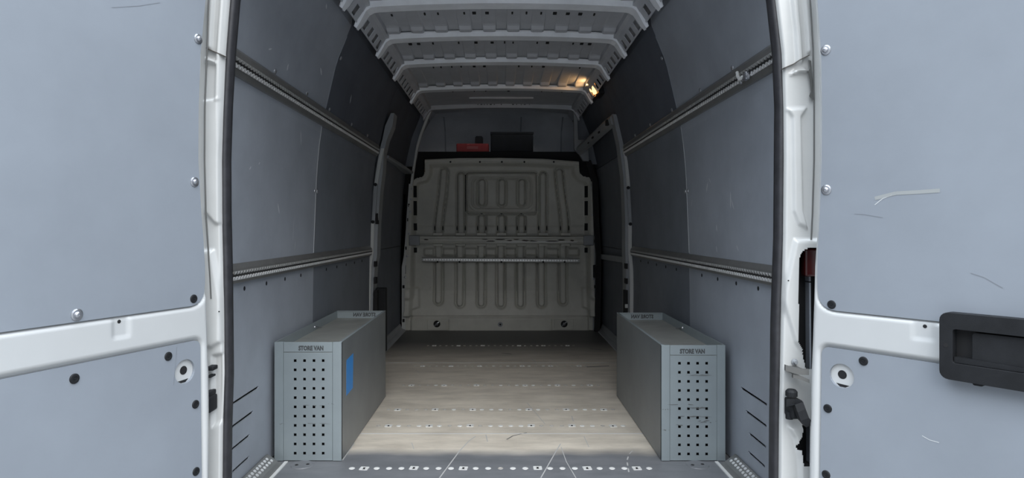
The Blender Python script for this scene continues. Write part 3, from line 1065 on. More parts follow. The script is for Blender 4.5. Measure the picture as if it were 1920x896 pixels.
# curved edge between roof header and bulkhead, left
bm = bmesh.new()
sweep(bm, [PX(808, 206, 5.50), PX(798, 228, 5.50), PX(789, 252, 5.52), PX(783, 272, 5.54), PX(777, 305, 5.56), PX(774, 325, 5.58), PX(771, 348, 5.60)], lambda i: [(-.010, 0, 0), (.010, 0, 0), (.010, .04, 0), (-.010, .04, 0)])
from_bm('flange_edge', bm, M['pillar'], trim_l)
bm = bmesh.new()
q = [(808, 206), (797, 228), (788, 252), (781, 272), (774, 312), (700, 312), (700, 190), (800, 190)]
fr = [bm.verts.new(PX(x, y, 5.55)) for x, y in q]
bk = [bm.verts.new(PX(x, y, 5.55) + Vector((0, .02, 0))) for x, y in q]
bm.faces.new(fr); bm.faces.new(bk[::-1])
for k in range(len(q)):
    bm.faces.new((fr[k], fr[(k + 1) % len(q)], bk[(k + 1) % len(q)], bk[k]))
from_bm('corner_panel', bm, M['lining_shaded'], trim_l)

rp = [(1152, 214), (1160, 240), (1166, 270), (1170, 292), (1175, 330), (1177, 370), (1178, 420), (1178, 480), (1180, 505), (1180, 540), (1180, 600), (1180, 676)]
trim_r = structure(pillar_sweep('trim_3', rp, YP + .02, [.022, .04, .034, .045, .045, .045, .04, .04, .045, .045, .045, .045], .12, M['frame_grey']), 'painted post of the side door frame, right')
pillar_sweep('painted_edge', [(1171, 278), (1175, 300), (1178, 330), (1179, 350)], YP, .026, .02, M['pillar'], trim_r)
pillar_sweep('cover_strip', [(1178.5, 352), (1182, 418)], YP - .004, .020, .02, M['frame_grey'], trim_r)
pillar_sweep('painted_edge', [(1181.5, 421), (1181.5, 475), (1184, 505), (1184.5, 540), (1184, 585), (1184, 676)], YP, .024, .02, M['pillar'], trim_r)
for x, y in ((1178, 352), (1182, 420)):
    put(ME_CLIP, 'plastic_clip', PX(x, y, YP - .006), (0, -1, 0), trim_r)
bm = bmesh.new()
for (x0, x1, y0, y1) in ((1171, 1177, 544, 640), (1173, 1177, 494, 504), (1173, 1177, 522, 532)):
    a, b = PX(x0, y1, YP), PX(x1, y0, YP)
    box(bm, a.x, b.x, YP - .003, YP + .05, a.z, b.z)
from_bm('latch_opening', bm, M['dark'], trim_r)
bm = bmesh.new()
a, b = PX(1171.5, 577, YP), PX(1177, 570, YP)
box(bm, a.x, b.x, YP - .012, YP + .0, a.z, b.z, bev=.003)
from_bm('latch_catch', bm, M['pillar'], trim_r)
# upper beam of the right side door opening, running forward to the bulkhead corner
bm = bmesh.new()
path = [PX(1152, 221, YP + .08), PX(1135, 235, 4.62), PX(1118, 251, 4.95), PX(1100, 268, 5.3), PX(1087, 279, 5.5)]
sweep(bm, path, lambda i: [(-.018, 0, -.045), (.010, 0, -.052), (.05, 0, -.02), (.05, 0, .02), (-.012, 0, .028), (-.030, 0, .0)])
da = from_bm('door_header', bm, M['frame_grey'], trim_r)
bm = bmesh.new()
for (x, y, Y, w, h) in ((1140, 230, 4.47, .026, .04), (1124, 248, 4.72, .012, .014), (1112, 258, 4.95, .014, .014), (1104, 268, 5.12, .01, .012)):
    p = PX(x, y, Y)
    box(bm, p.x - w / 2 - .004, p.x + w / 2 - .004, p.y - .02, p.y + .02, p.z - h / 2, p.z + h / 2, bev=.003, seg=1)
from_bm('header_hole', bm, M['dark'], da, kind='stuff')
bm = bmesh.new()
q = [(1076, 205), (1082, 205), (1084, 262), (1098, 262), (1103, 270), (1104, 302), (1094, 301), (1086, 288), (1077, 280)]
fr = [bm.verts.new(PX(x, y, 5.50)) for x, y in q]
bk = [bm.verts.new(PX(x, y, 5.50) + Vector((0, .05, 0))) for x, y in q]
bm.faces.new(fr); bm.faces.new(bk[::-1])
for k in range(len(q)):
    bm.faces.new((fr[k], fr[(k + 1) % len(q)], bk[(k + 1) % len(q)], bk[k]))
br = from_bm('corner_bracket', bm, M['frame_grey'], trim_r)
put(ME_DARKSCREW, 'screw', PX(1093, 274, 5.49), (0, -1, 0), br)
bm = bmesh.new()
q = [(1082, 200), (1084, 262), (1098, 262), (1103, 270), (1104, 308), (1180, 308), (1180, 190), (1090, 190)]
fr = [bm.verts.new(PX(x, y, 5.56)) for x, y in q]
bk = [bm.verts.new(PX(x, y, 5.56) + Vector((0, .02, 0))) for x, y in q]
bm.faces.new(fr); bm.faces.new(bk[::-1])
for k in range(len(q)):
    bm.faces.new((fr[k], fr[(k + 1) % len(q)], bk[(k + 1) % len(q)], bk[k]))
from_bm('corner_panel', bm, M['lining_shaded'], trim_r)
# pale strip across the right side door
bm = bmesh.new()
sweep(bm, [PX(1128, 481, 5.48), PX(1168, 487, 4.55)], lambda i: [(0, 0, -.022), (-.006, 0, -.02), (-.006, 0, .02), (0, 0, .022), (.08, 0, .022), (.08, 0, -.022)])
from_bm('door_rib', bm, M['frame_grey'], trim_r)
# dark edge of the door opening, right of the bulkhead
bm = bmesh.new()
sweep(bm, [PX(1103, 300, 5.53), PX(1116, 340, 5.53), PX(1119, 420, 5.53), PX(1123, 480, 5.53), PX(1122, 560, 5.53), PX(1120, 622, 5.53)], lambda i: [(-.022, 0, 0), (.022, 0, 0), (.022, .05, 0), (-.022, .05, 0)])
from_bm('door_seal', bm, M['dark'], trim_r)

# ------------------------------------------------------------------ rear door frame (D-pillars)
def interp(pts):
    ys = [p[1] for p in pts]; xs = [p[0] for p in pts]
    return lambda y: np.interp(y, ys, xs)
YS_ = 1.84
def zpx(z, Y): return CY - (z - CAMZ) * F / Y
seal_in = {-1: [(500, -165), (466, -90), (449.5, 0), (441, 100), (435, 200), (432, 300), (432.5, 400), (435, 500), (436, 600), (437, 700), (434, 800), (433, 896), (433, 1010)],
           1: [(1388, -165), (1420, -90), (1438, 0), (1449, 100), (1453.5, 200), (1452.5, 300), (1451.5, 448), (1446, 600), (1445, 700), (1443.5, 800), (1443, 896), (1443, 1010)]}
seal_out = {-1: [(480, -165), (446, -90), (428.5, 0), (421, 100), (417, 200), (413.5, 300), (414, 400), (416, 500), (418, 600), (419, 700), (416, 800), (415, 896), (415, 1010)],
            1: [(1406, -165), (1438, -90), (1456, 0), (1468, 100), (1471, 200), (1472, 300), (1470.5, 448), (1467, 600), (1465, 700), (1463, 800), (1462, 896), (1462, 1010)]}
frame_root = empty('trim_4', (0, 0, 0))
structure(frame_root, 'white painted rear door frame of the van')
YJ = 1.80
for s in (-1, 1):
    # jamb sheet: heightfield over (pixel column, height)
    fo, fi = interp(seal_out[s]), interp(seal_in[s])
    vv = np.arange(-175, 1010, 3.0)
    tt = np.linspace(0, 1, 64)
    inner = np.array([fo(v) for v in vv])
    Vv = np.repeat(vv[:, None], len(tt), 1)
    Uu = inner[:, None] + s * tt[None, :] * 118 - s * 1
    Hh = np.zeros(Uu.shape)
    if s < 0:
        Hh += .010 * step(np.abs(Uu - (interp([(418, 0), (411, 100), (408, 190)])(Vv))) - 4, 4) * step(Vv - 188, 6)
        Hh += .008 * step(np.abs(Uu - (interp([(398, 0), (394, 60), (392, 190)])(Vv))) - 4, 4) * step(Vv - 92, 8)
        pad = [(383, 190), (411, 186), (413, 300), (414, 420), (404, 418), (384, 396)]
        Hh += .010 * step(sd_poly(Uu, Vv, pad), 6)
        Hh += .012 * step(sd_poly(Uu, Vv, [(386, 108), (390, 108), (406, 116), (408, 121), (386, 116)]), 4)
        Hh += .012 * step(sd_poly(Uu, Vv, [(380, 470), (400, 470), (416, 560), (415, 640), (398, 650), (380, 650)]), 10)
        Hh -= .012 * step(sd_poly(Uu, Vv, [(398, 668), (415, 664), (416, 790), (398, 800)]), 8)
    else:
        Hh += .010 * step(np.abs(Uu - (interp([(1489, 0), (1495, 60), (1498, 110), (1496, 190)])(Vv))) - 5, 4) * step(Vv - 118, 6)
        Hh += .009 * step(np.abs(Uu - (interp([(1510, 0), (1515, 60), (1517, 110)])(Vv))) - 4, 3) * step(Vv - 100, 6)
        Hh += .014 * step(sd_poly(Uu, Vv, [(1480, 141), (1490, 133), (1508, 131), (1514, 135), (1494, 137)]), 4)
        Hh += .010 * step(sd_poly(Uu, Vv, [(1475, 205), (1512, 202), (1500, 220), (1504, 395), (1513, 428), (1497, 420), (1487, 395), (1485, 220)]), 5)
        Hh += .012 * step(sd_poly(Uu, Vv, [(1466, 560), (1490, 640), (1505, 660), (1560, 660), (1560, 450), (1490, 450)]), 8)
        Hh += .010 * step(sd_poly(Uu, Vv, [(1478, 800), (1490, 820), (1498, 860), (1500, 900), (1560, 900), (1560, 800)]), 8)
    Hh *= 1.0
    YY = YJ - Hh
    # the inner edge turns in towards the seal
    YY = YY + .05 * np.clip(1 - tt[None, :] * 118 / 5, 0, 1) ** 2
    PP = np.stack([(Uu - CX) / F * YJ, YY, CAMZ - (Vv - CY) / F * YJ], -1)
    kp = np.ones((len(vv) - 1, len(tt) - 1), bool)
    if s > 0:
        cu, cv = Uu[:-1, :-1], Vv[:-1, :-1]
        hole = [(1493, 485), (1499, 470), (1512, 463), (1560, 462), (1560, 690), (1510, 690), (1502, 655), (1493, 640)]
        kp &= sd_poly(cu, cv, hole) > 0
        hole2 = [(1503, 795), (1500, 815), (1492, 830), (1490, 838), (1500, 842), (1503, 870), (1560, 870), (1560, 795)]
        kp &= sd_poly(cu, cv, hole2) > 0
    jamb = grid_mesh('door_pillar', PP, kp, M['jamb'], frame_root)
    # seam where roof panel and pillar panel meet
    bm = bmesh.new()
    ln = [(386, 90), (400, 96), (419, 104)] if s < 0 else [(1471, 127), (1490, 119), (1500, 112), (1518, 103)]
    sweep(bm, [PX(x, y, YJ - .0115) for x, y in ln], lambda i: [(0, 0, -.0012), (0, .02, -.0012), (0, .02, .0012), (0, 0, .0012)])
    from_bm('panel_seam', bm, M['dent'], jamb)
    # outer closing return behind the sheet
    bm = bmesh.new()
    box(bm, *(sorted((s * .965, s * 1.0))), YJ - .004, YJ + .06, -.35, 1.85)
    from_bm('pillar_return', bm, M['white'], jamb)
    # rubber seal: two lipped profile
    path = []
    for v in np.arange(-165, 1005, 12):
        a, b = fi(v), fo(v)
        path.append((PX((a + b) / 2, v, YS_), abs(a - b) / F * YS_ / 2))
    bm = bmesh.new()
    def sec(i):
        h = path[i][1]
        return [(s * h * x, y, 0) for x, y in ((.90, .004), (1.0, -.010), (.85, -.020), (.45, -.022), (.22, -.013), (.12, -.012), (-.05, -.026), (-.55, -.030), (-.9, -.022), (-1.0, -.004), (-.85, .012), (.6, .012))]
    sweep(bm, [p[0] for p in path], sec)
    from_bm('door_seal', bm, M['rubber'], frame_root, smooth=True)
# header over the opening and sill below (outside the picture)
bm = bmesh.new()
box(bm, -.99, .99, YJ, YJ + .1, 1.80, 2.03, bev=.02)
from_bm('header', bm, M['white'], frame_root)
bm = bmesh.new()
box(bm, -.99, .99, YJ - .0, YJ + .06, -.20, -.005, bev=.01)
from_bm('sill', bm, M['white'], frame_root)
bm = bmesh.new()
box(bm, -1.0, 1.0, YJ - .14, YJ, -.30, -.10, bev=.03)
from_bm('bumper', bm, M['black'], frame_root)
# right pillar: tail lamp recess, hinge, check strap
bm = bmesh.new()
def rec(bm, x0, x1, y0, y1, d):
    a, b = PX(x0, y1, YJ), PX(x1, y0, YJ)
    v = [bm.verts.new(p) for p in ((a.x, YJ + .004, a.z), (b.x, YJ + .004, a.z), (b.x, YJ + .004, b.z), (a.x, YJ + .004, b.z), (a.x, YJ + d, a.z), (b.x, YJ + d, a.z), (b.x, YJ + d, b.z), (a.x, YJ + d, b.z))]
    for q in ((4, 5, 6, 7), (0, 1, 5, 4), (1, 2, 6, 5), (2, 3, 7, 6), (3, 0, 4, 7)):
        bm.faces.new([v[i] for i in q])
rec(bm, 1488, 1572, 458, 700, .07)
rec(bm, 1486, 1572, 790, 880, .07)
from_bm('lamp_recess', bm, M['dark'], frame_root)
bm = bmesh.new()
a, b = PX(1516, 520, YJ), PX(1560, 466, YJ)
box(bm, a.x, b.x, YJ + .02, YJ + .05, a.z, b.z, bev=.006)
from_bm('tail_lamp_edge', bm, M['redlens'], frame_root)
for s, pts in ((-1, [(391, 0), (388.5, 90), (386, 150), (384, 200), (383.5, 300), (386, 400), (390, 460), (394, 520), (396, 560)]),
               (1, [(1519, 0), (1524.5, 90), (1526.5, 190), (1526.5, 300), (1523.5, 400), (1521, 450)])):
    bm = bmesh.new()
    tube(bm, [PX(x, y, YJ - .012) for x, y in pts], .0022, 6)
    from_bm('gap_shadow', bm, M['strap'], frame_root)  # dark tube drawn as the shadow line between door and jamb
bm = bmesh.new()
q = [(1516, 112), (1521, 114), (1524, 150), (1525, 178), (1528, 188), (1520, 184), (1517, 180), (1520, 172), (1518, 150), (1515, 134), (1519, 128)]
fr = [bm.verts.new(PX(x, y, YJ - .014)) for x, y in q]; bk = [bm.verts.new(PX(x, y, YJ + .01)) for x, y in q]
bm.faces.new(fr); bm.faces.new(bk[::-1])
for k in range(len(q)):
    bm.faces.new((fr[k], fr[(k + 1) % len(q)], bk[(k + 1) % len(q)], bk[k]))
from_bm('sealant_edge', bm, M['strap'], frame_root)
# check strap bracket
bm = bmesh.new()
a, b = PX(1470, 694, YJ), PX(1494, 685, YJ)
box(bm, a.x, b.x, YJ - .045, YJ, a.z, b.z, bev=.003)
strap = from_bm('strap_bracket', bm, M['strap'], frame_root)
bm = bmesh.new()
sweep(bm, [PX(1472, 689, YJ - .048), PX(1488, 694, YJ - .052), PX(1503, 697, YJ - .056), PX(1516, 697, YJ - .06)], lambda i: [(0, -.003, -.008), (0, .004, -.008), (0, .004, .008), (0, -.003, .008)])
sweep(bm, [PX(1486, 704, YJ - .048), PX(1498, 706, YJ - .052), PX(1508, 710, YJ - .056), PX(1517, 714, YJ - .06)], lambda i: [(0, -.003, -.006), (0, .004, -.006), (0, .004, .004), (0, -.003, .004)])
from_bm('check_strap', bm, M['strap'], strap)
bm = bmesh.new()
p = PX(1489.5, 678, YJ - .004)
disc_stack(bm, p, (0, -1, 0), [(.0085, 0), (.0085, .004), (.006, .005), (.005, .012), (0, .012)], 12)
from_bm('bolt', bm, M['frame_grey'], strap)
# black hinge block with its arm
bm = bmesh.new()
a, b = PX(1469, 777, YJ), PX(1492, 742, YJ)
box(bm, a.x, b.x, YJ - .05, YJ, a.z, b.z, bev=.007)
p = PX(1483, 738, YJ)
disc_stack(bm, PX(1484, 742, YJ - .03), (0, 0, 1), [(.016, 0), (.016, .012), (.011, .018), (0, .018)], 14)
disc_stack(bm, PX(1480, 785, YJ - .03), (0, 0, 1), [(.010, 0), (.010, .02), (0, .02)], 12)
hinge = from_bm('hinge_block', bm, M['black'], frame_root)
bm = bmesh.new()
sweep(bm, [PX(1482, 756, YJ - .06), PX(1495, 754, YJ - .066), PX(1500, 768, YJ - .07), PX(1506, 784, YJ - .07), PX(1516, 796, YJ - .06)], lambda i: [(-.011, 0, -.010), (.011, 0, -.010), (.011, 0, .012), (-.011, 0, .012)] if i < 1 else [(-.011, -.010, -.004), (.011, -.010, .004), (.011, .010, .004), (-.011, .010, -.004)])
from_bm('hinge_arm', bm, M['black'], hinge)
# left pillar: small catch and black hinge stub, mostly behind the door
bm = bmesh.new()
a, b = PX(396, 691, YJ), PX(409, 683, YJ)
box(bm, a.x, b.x, YJ - .03, YJ, a.z, b.z, bev=.003)
a, b = PX(396, 704, YJ), PX(405, 700, YJ)
box(bm, a.x, b.x, YJ - .03, YJ, a.z, b.z, bev=.002)
from_bm('catch_hook', bm, M['black'], frame_root)
bm = bmesh.new()
a, b = PX(392, 768, YJ), PX(406, 738, YJ)
box(bm, a.x, b.x, YJ - .04, YJ + .01, a.z, b.z, bev=.006)
a, b = PX(392, 739, YJ), PX(403, 730, YJ)
box(bm, a.x, b.x, YJ - .03, YJ + .01, a.z, b.z, bev=.003)
from_bm('hinge_block', bm, M['black'], frame_root)
for s, (x, y) in ((-1, (411, 584)), (1, (1478, 526))):
    bm = bmesh.new()
    disc_stack(bm, PX(x, y, YJ - .014), (0, -1, 0), [(.002, 0), (.002, .002), (0, .002)], 8)
    from_bm('pin_hole', bm, M['dark'], frame_root)

# ------------------------------------------------------------------ rear doors
class Door:
    def __init__(self, s, O, ang):
        self.s = s; self.O = O
        a = math.radians(ang)
        self.d = (s * math.sin(a), -math.cos(a))
        n = (-self.d[1] * 1.0, self.d[0] * 1.0)
        if n[0] * -O[0] + n[1] * -O[1] < 0:
            n = (-n[0], -n[1])
        self.n = n
    def sz(self, px, py):
        u = (px - CX) / F
        s = (u * self.O[1] - self.O[0]) / (self.d[0] - u * self.d[1])
        Y = self.O[1] + self.d[1] * s
        return s, CAMZ - (py - CY) / F * Y
    def w(self, s, z, t=0.0):
        return Vector((self.O[0] + self.d[0] * s + self.n[0] * t, self.O[1] + self.d[1] * s + self.n[1] * t, z))
    def n3(self):
        return Vector((self.n[0], self.n[1], 0))
DL = Door(-1, (-.80, 1.73), math.degrees(math.atan(475 / 1200)))
DR = Door(1, (.835, 1.72), math.degrees(math.atan(865 / 1200)))

def round_corner(a, c, b, r, n=6):
    """arc joining a-c and c-b near corner c"""
    a, b, c = Vector(a), Vector(b), Vector(c)
    p0 = c + (a - c).normalized() * r
    p1 = c + (b - c).normalized() * r
    return [tuple((p0 * (1 - t) ** 2 + c * 2 * t * (1 - t) + p1 * t * t)) for t in (k / n for k in range(n + 1))]

def build_door(D, name, label, rim, pan, band_top, band_bot, lock, low_edge, buttons, clips_u, clips_l, dent):
    Wd = .735
    outl = [D.sz(*p) for p in rim]                   # hinge edge from top to bottom
    s_top = outl[0]
    edge = outl
    # whole outline (s, z)
    poly = [(Wd, 1.80)] + [(edge[0][0] + .05, 1.80)] + edge + [(edge[-1][0], -.03), (Wd, -.03)]
    # panel outlines
    up_edge = [D.sz(*p) for p in pan]
    zt = band_top
    up = [(Wd - .06, 1.71), (up_edge[0][0] + .05, 1.71)] + up_edge
    last = up_edge[-1]
    up += round_corner(last, (last[0] + .004, zt), (last[0] + .2, zt), .045)[1:]
    up += [(Wd - .06, zt)]
    zl = band_bot
    e1, e2 = low_edge
    lo = [(Wd - .06, zl)] + round_corner((Wd - .06, zl), (e1, zl), (e2, .2), .022) + [(e2, .06), (e2 + .02, .04), (Wd - .06, .04)]
    # pressed inner skin: recess under each lining panel
    st = .0055
    S_, Z_ = np.meshgrid(np.arange(-.05, Wd + .01, st), np.arange(-.04, 1.81, st))
    sdU, sdL, sdO = sd_poly(S_, Z_, up), sd_poly(S_, Z_, lo), sd_poly(S_, Z_, poly)
    h = np.zeros(S_.shape)
    h -= .012 * step(sdU - .004, .010)
    h -= .012 * step(sdL - .006, .010)
    if dent:
        (a0, b0), (a1, b1) = D.sz(*dent[0]), D.sz(*dent[1])
        h -= .004 * step(sd_rrect(S_, Z_, min(a0, a1), max(a0, a1), min(b0, b1), max(b0, b1), .004), .006)
    h -= .05 * (1 - step(sdO + .004, .02)) * 0.8
    kp = sd_poly(S_[:-1, :-1] + st / 2, Z_[:-1, :-1] + st / 2, poly) < .002
    PP = np.stack([D.O[0] + D.d[0] * S_ + D.n[0] * h, D.O[1] + D.d[1] * S_ + D.n[1] * h, Z_], -1)
    door = structure(grid_mesh(name, PP, kp, M['white']), label)
    # body of the door behind the skin
    bm = bmesh.new()
    holed_plate(bm, poly, [], lambda a, b, t: D.w(a, b, t), -.09, -.022)
    from_bm('outer_skin', bm, M['white'], door)
    # lining panels
    bm = bmesh.new()
    holed_plate(bm, up, [], lambda a, b, t: D.w(a, b, t), -.012, -.001)
    pu = from_bm('lining_panel', bm, M['door_lining'], door)
    lc = D.sz(*lock)
    bm = bmesh.new()
    holed_plate(bm, lo, [circ(lc[0], lc[1], .0315, 28)[::-1]], lambda a, b, t: D.w(a, b, t), -.012, -.003)
    plw = from_bm('lining_panel', bm, M['door_lining'], door)
    bm = bmesh.new()
    disc_stack(bm, D.w(lc[0], lc[1], -.0140), D.n3(), [(.0335, 0), (.0335, .003), (0, .003)], 26)
    rec_ = from_bm('lock_recess', bm, M['white'], door)
    bm = bmesh.new()
    q = circ(lc[0] - .002, lc[1] + .002, .0115, 16)
    bm.faces.new([bm.verts.new(D.w(a, b, -.0105)) for a, b in q])
    q = [(lc[0] - .018, lc[1] - .022), (lc[0] + .016, lc[1] - .024), (lc[0] + .006, lc[1] - .030), (lc[0] - .008, lc[1] - .030)]
    bm.faces.new([bm.verts.new(D.w(a, b, -.0105)) for a, b in q])
    from_bm('lock_hole', bm, M['dark'], rec_)
    for p in buttons:
        a, b = D.sz(*p)
        put(ME_BUTTON, 'button_bolt', D.w(a, b, -.001), D.n3(), pu)
    for p in clips_u:
        a, b = D.sz(*p)
        put(ME_CLIP, 'plastic_clip', D.w(a, b, -.001), D.n3(), pu)
    for p in clips_l:
        a, b = D.sz(*p)
        put(ME_CLIP, 'plastic_clip', D.w(a, b, -.003), D.n3(), plw)
    # small hole in the pressed rectangle
    if dent:
        a, b = D.sz(*dent[2])
        bm = bmesh.new()
        disc_stack(bm, D.w(a, b, -.0045), D.n3(), [(.0045, 0), (.0045, .001), (0, .001)], 12)
        from_bm('pin_hole', bm, M['dark'], door)
    return door, pu, plw

door_1, d1u, d1l = build_door(
    DL, 'door_1', 'left rear van door, white with grey lining panels, standing open',
    rim=[(395, -60), (389, 0), (386, 100), (381.5, 200), (381, 300), (383.5, 400), (387, 448), (391, 500), (393, 550), (395.5, 630), (398, 700), (399, 800), (398, 896), (398, 1010)],
    pan=[(392, -60), (386, 0), (376.5, 100), (373, 200), (372.5, 300), (378, 400), (382, 448), (385, 500), (385, 530)],
    band_top=.690, band_bot=.5965, lock=(348.5, 696.5),
    low_edge=(DL.sz(377, 660)[0], DL.sz(381, 890)[0]),
    buttons=[(372, 73), (365, 341), (144.5, 590)], clips_u=[(363.5, 560)],
    clips_l=[(141, 710), (317, 668), (368, 758), (369, 884)],
    dent=[(212, 598), (243, 630), (225.5, 603)])
door_2, d2u, d2l = build_door(
    DR, 'door_2', 'right rear van door with black inner handle, standing open',
    rim=[(1515, -60), (1522, 0), (1527.5, 100), (1530, 200), (1529, 300), (1526.5, 400), (1524, 448), (1520.5, 500), (1519, 560), (1517, 620), (1514, 700), (1511, 800), (1510, 896), (1510, 1010)],
    pan=[(1525, -60), (1532, 0), (1539.5, 100), (1541, 200), (1540.5, 300), (1537, 400), (1533, 470), (1532, 520), (1533, 545)],
    band_top=.680, band_bot=.582, lock=(1577, 705),
    low_edge=(DR.sz(1540, 660)[0], DR.sz(1535, 890)[0]),
    buttons=[(1548, 94), (1549, 356)], clips_u=[(1559, 571)],
    clips_l=[(1618, 677), (1551, 766), (1548, 890)],
    dent=[(1711, 602), (1752, 640), (1733, 612)])
# smears on the right door lining
def door_mark(D, parent, pts, w, m, t=-.0004):
    bm = bmesh.new()
    q = [D.sz(*p) for p in pts]
    for a, b in zip(q, q[1:]):
        d = Vector((b[0] - a[0], b[1] - a[1])); d.normalize()
        nx, nz = -d.y * w / 2, d.x * w / 2
        bm.faces.new([bm.verts.new(D.w(*p, t)) for p in ((a[0] - nx, a[1] - nz), (b[0] - nx, b[1] - nz), (b[0] + nx, b[1] + nz), (a[0] + nx, a[1] + nz))])
    return from_bm('rub_mark', bm, m, parent)
M['smear'] = mat('brown_smear', (0.31, 0.325, 0.325), 0.55, scuff=0.5, scol=(0.30, 0.33, 0.365), sscale=60)
M['linemark'] = mat('thin_dark_mark', (0.20, 0.215, 0.24), 0.55)
door_mark(DR, d2u, [(1640, 372), (1680, 362), (1720, 360), (1762, 357)], .009, M['smear'])
door_mark(DR, d2u, [(1602, 401), (1620, 402), (1655, 408)], .0012, M['linemark'])
door_mark(DR, d2u, [(1640, 384), (1655, 372), (1672, 366)], .002, M['pale_mark'])
door_mark(DR, d2u, [(1820, 512), (1845, 520), (1880, 540)], .0015, M['linemark'])
door_mark(DR, d2l, [(1728, 817), (1742, 825), (1760, 830)], .0018, M['pale_mark'], -.0024)
door_mark(DL, d1l, [(333, 650), (330, 690), (327, 722)], .0009, M['linemark'], -.0024)
door_mark(DL, d1u, [(210, 14), (260, 11), (300, 5)], .0012, M['linemark'])

# inner handle of the right door
hs0, hs1 = DR.sz(1771, 640)[0], .585
hz0, hz1 = .556, .706
bm = bmesh.new()
outer = rrect(hs0, hs1, hz0, hz1, .018, 5)
ins = rrect(hs0 + .026, hs1 - .03, hz0 + .038, hz1 - .036, .006, 3)
holed_plate(bm, outer, [ins[::-1]], lambda a, b, t: DR.w(a, b, t), .0, .030)
es = [e for e in bm.edges if len(e.link_faces) == 2 and e.calc_face_angle(0) > 1.0]
handle = from_bm('door_handle', bm, M['black'], door_2)
bv = handle.modifiers.new('edge', 'BEVEL'); bv.width = .006; bv.segments = 3; bv.limit_method = 'ANGLE'; bv.angle_limit = math.radians(50)
bm = bmesh.new()
holed_plate(bm, ins, [], lambda a, b, t: DR.w(a, b, t), -.002, .006)
from_bm('handle_recess', bm, M['dark'], handle)
bm = bmesh.new()
holed_plate(bm, rrect(hs0 + .060, hs1 - .034, hz0 + .040, hz1 - .040, .008, 4), [], lambda a, b, t: DR.w(a, b, t), .004, .020)
gp = from_bm('grip', bm, M['black'], handle)
bv = gp.modifiers.new('edge', 'BEVEL'); bv.width = .004; bv.segments = 2; bv.limit_method = 'ANGLE'; bv.angle_limit = math.radians(50)
bm = bmesh.new()
holed_plate(bm, [(hs0 + .027, hz0 + .039), (hs1 - .031, hz0 + .039), (hs1 - .031, hz0 + .045), (hs0 + .027, hz0 + .052)], [], lambda a, b, t: DR.w(a, b, t), .005, .024)
from_bm('lower_lip', bm, M['black'], handle)
a, b = DR.sz(1782, 643)
bm = bmesh.new()
disc_stack(bm, DR.w(hs0 + .013, .632, .0296), DR.n3(), [(.005, 0), (.005, .001), (0, .001)], 12)
from_bm('screw_hole', bm, M['dark'], handle)
bm = bmesh.new()
holed_plate(bm, rrect(hs0 + .060, hs0 + .080, hz0 - .006, hz0 + .01, .004, 3), [], lambda a, b, t: DR.w(a, b, t), .002, .018)
from_bm('release_tab', bm, M['black'], handle)

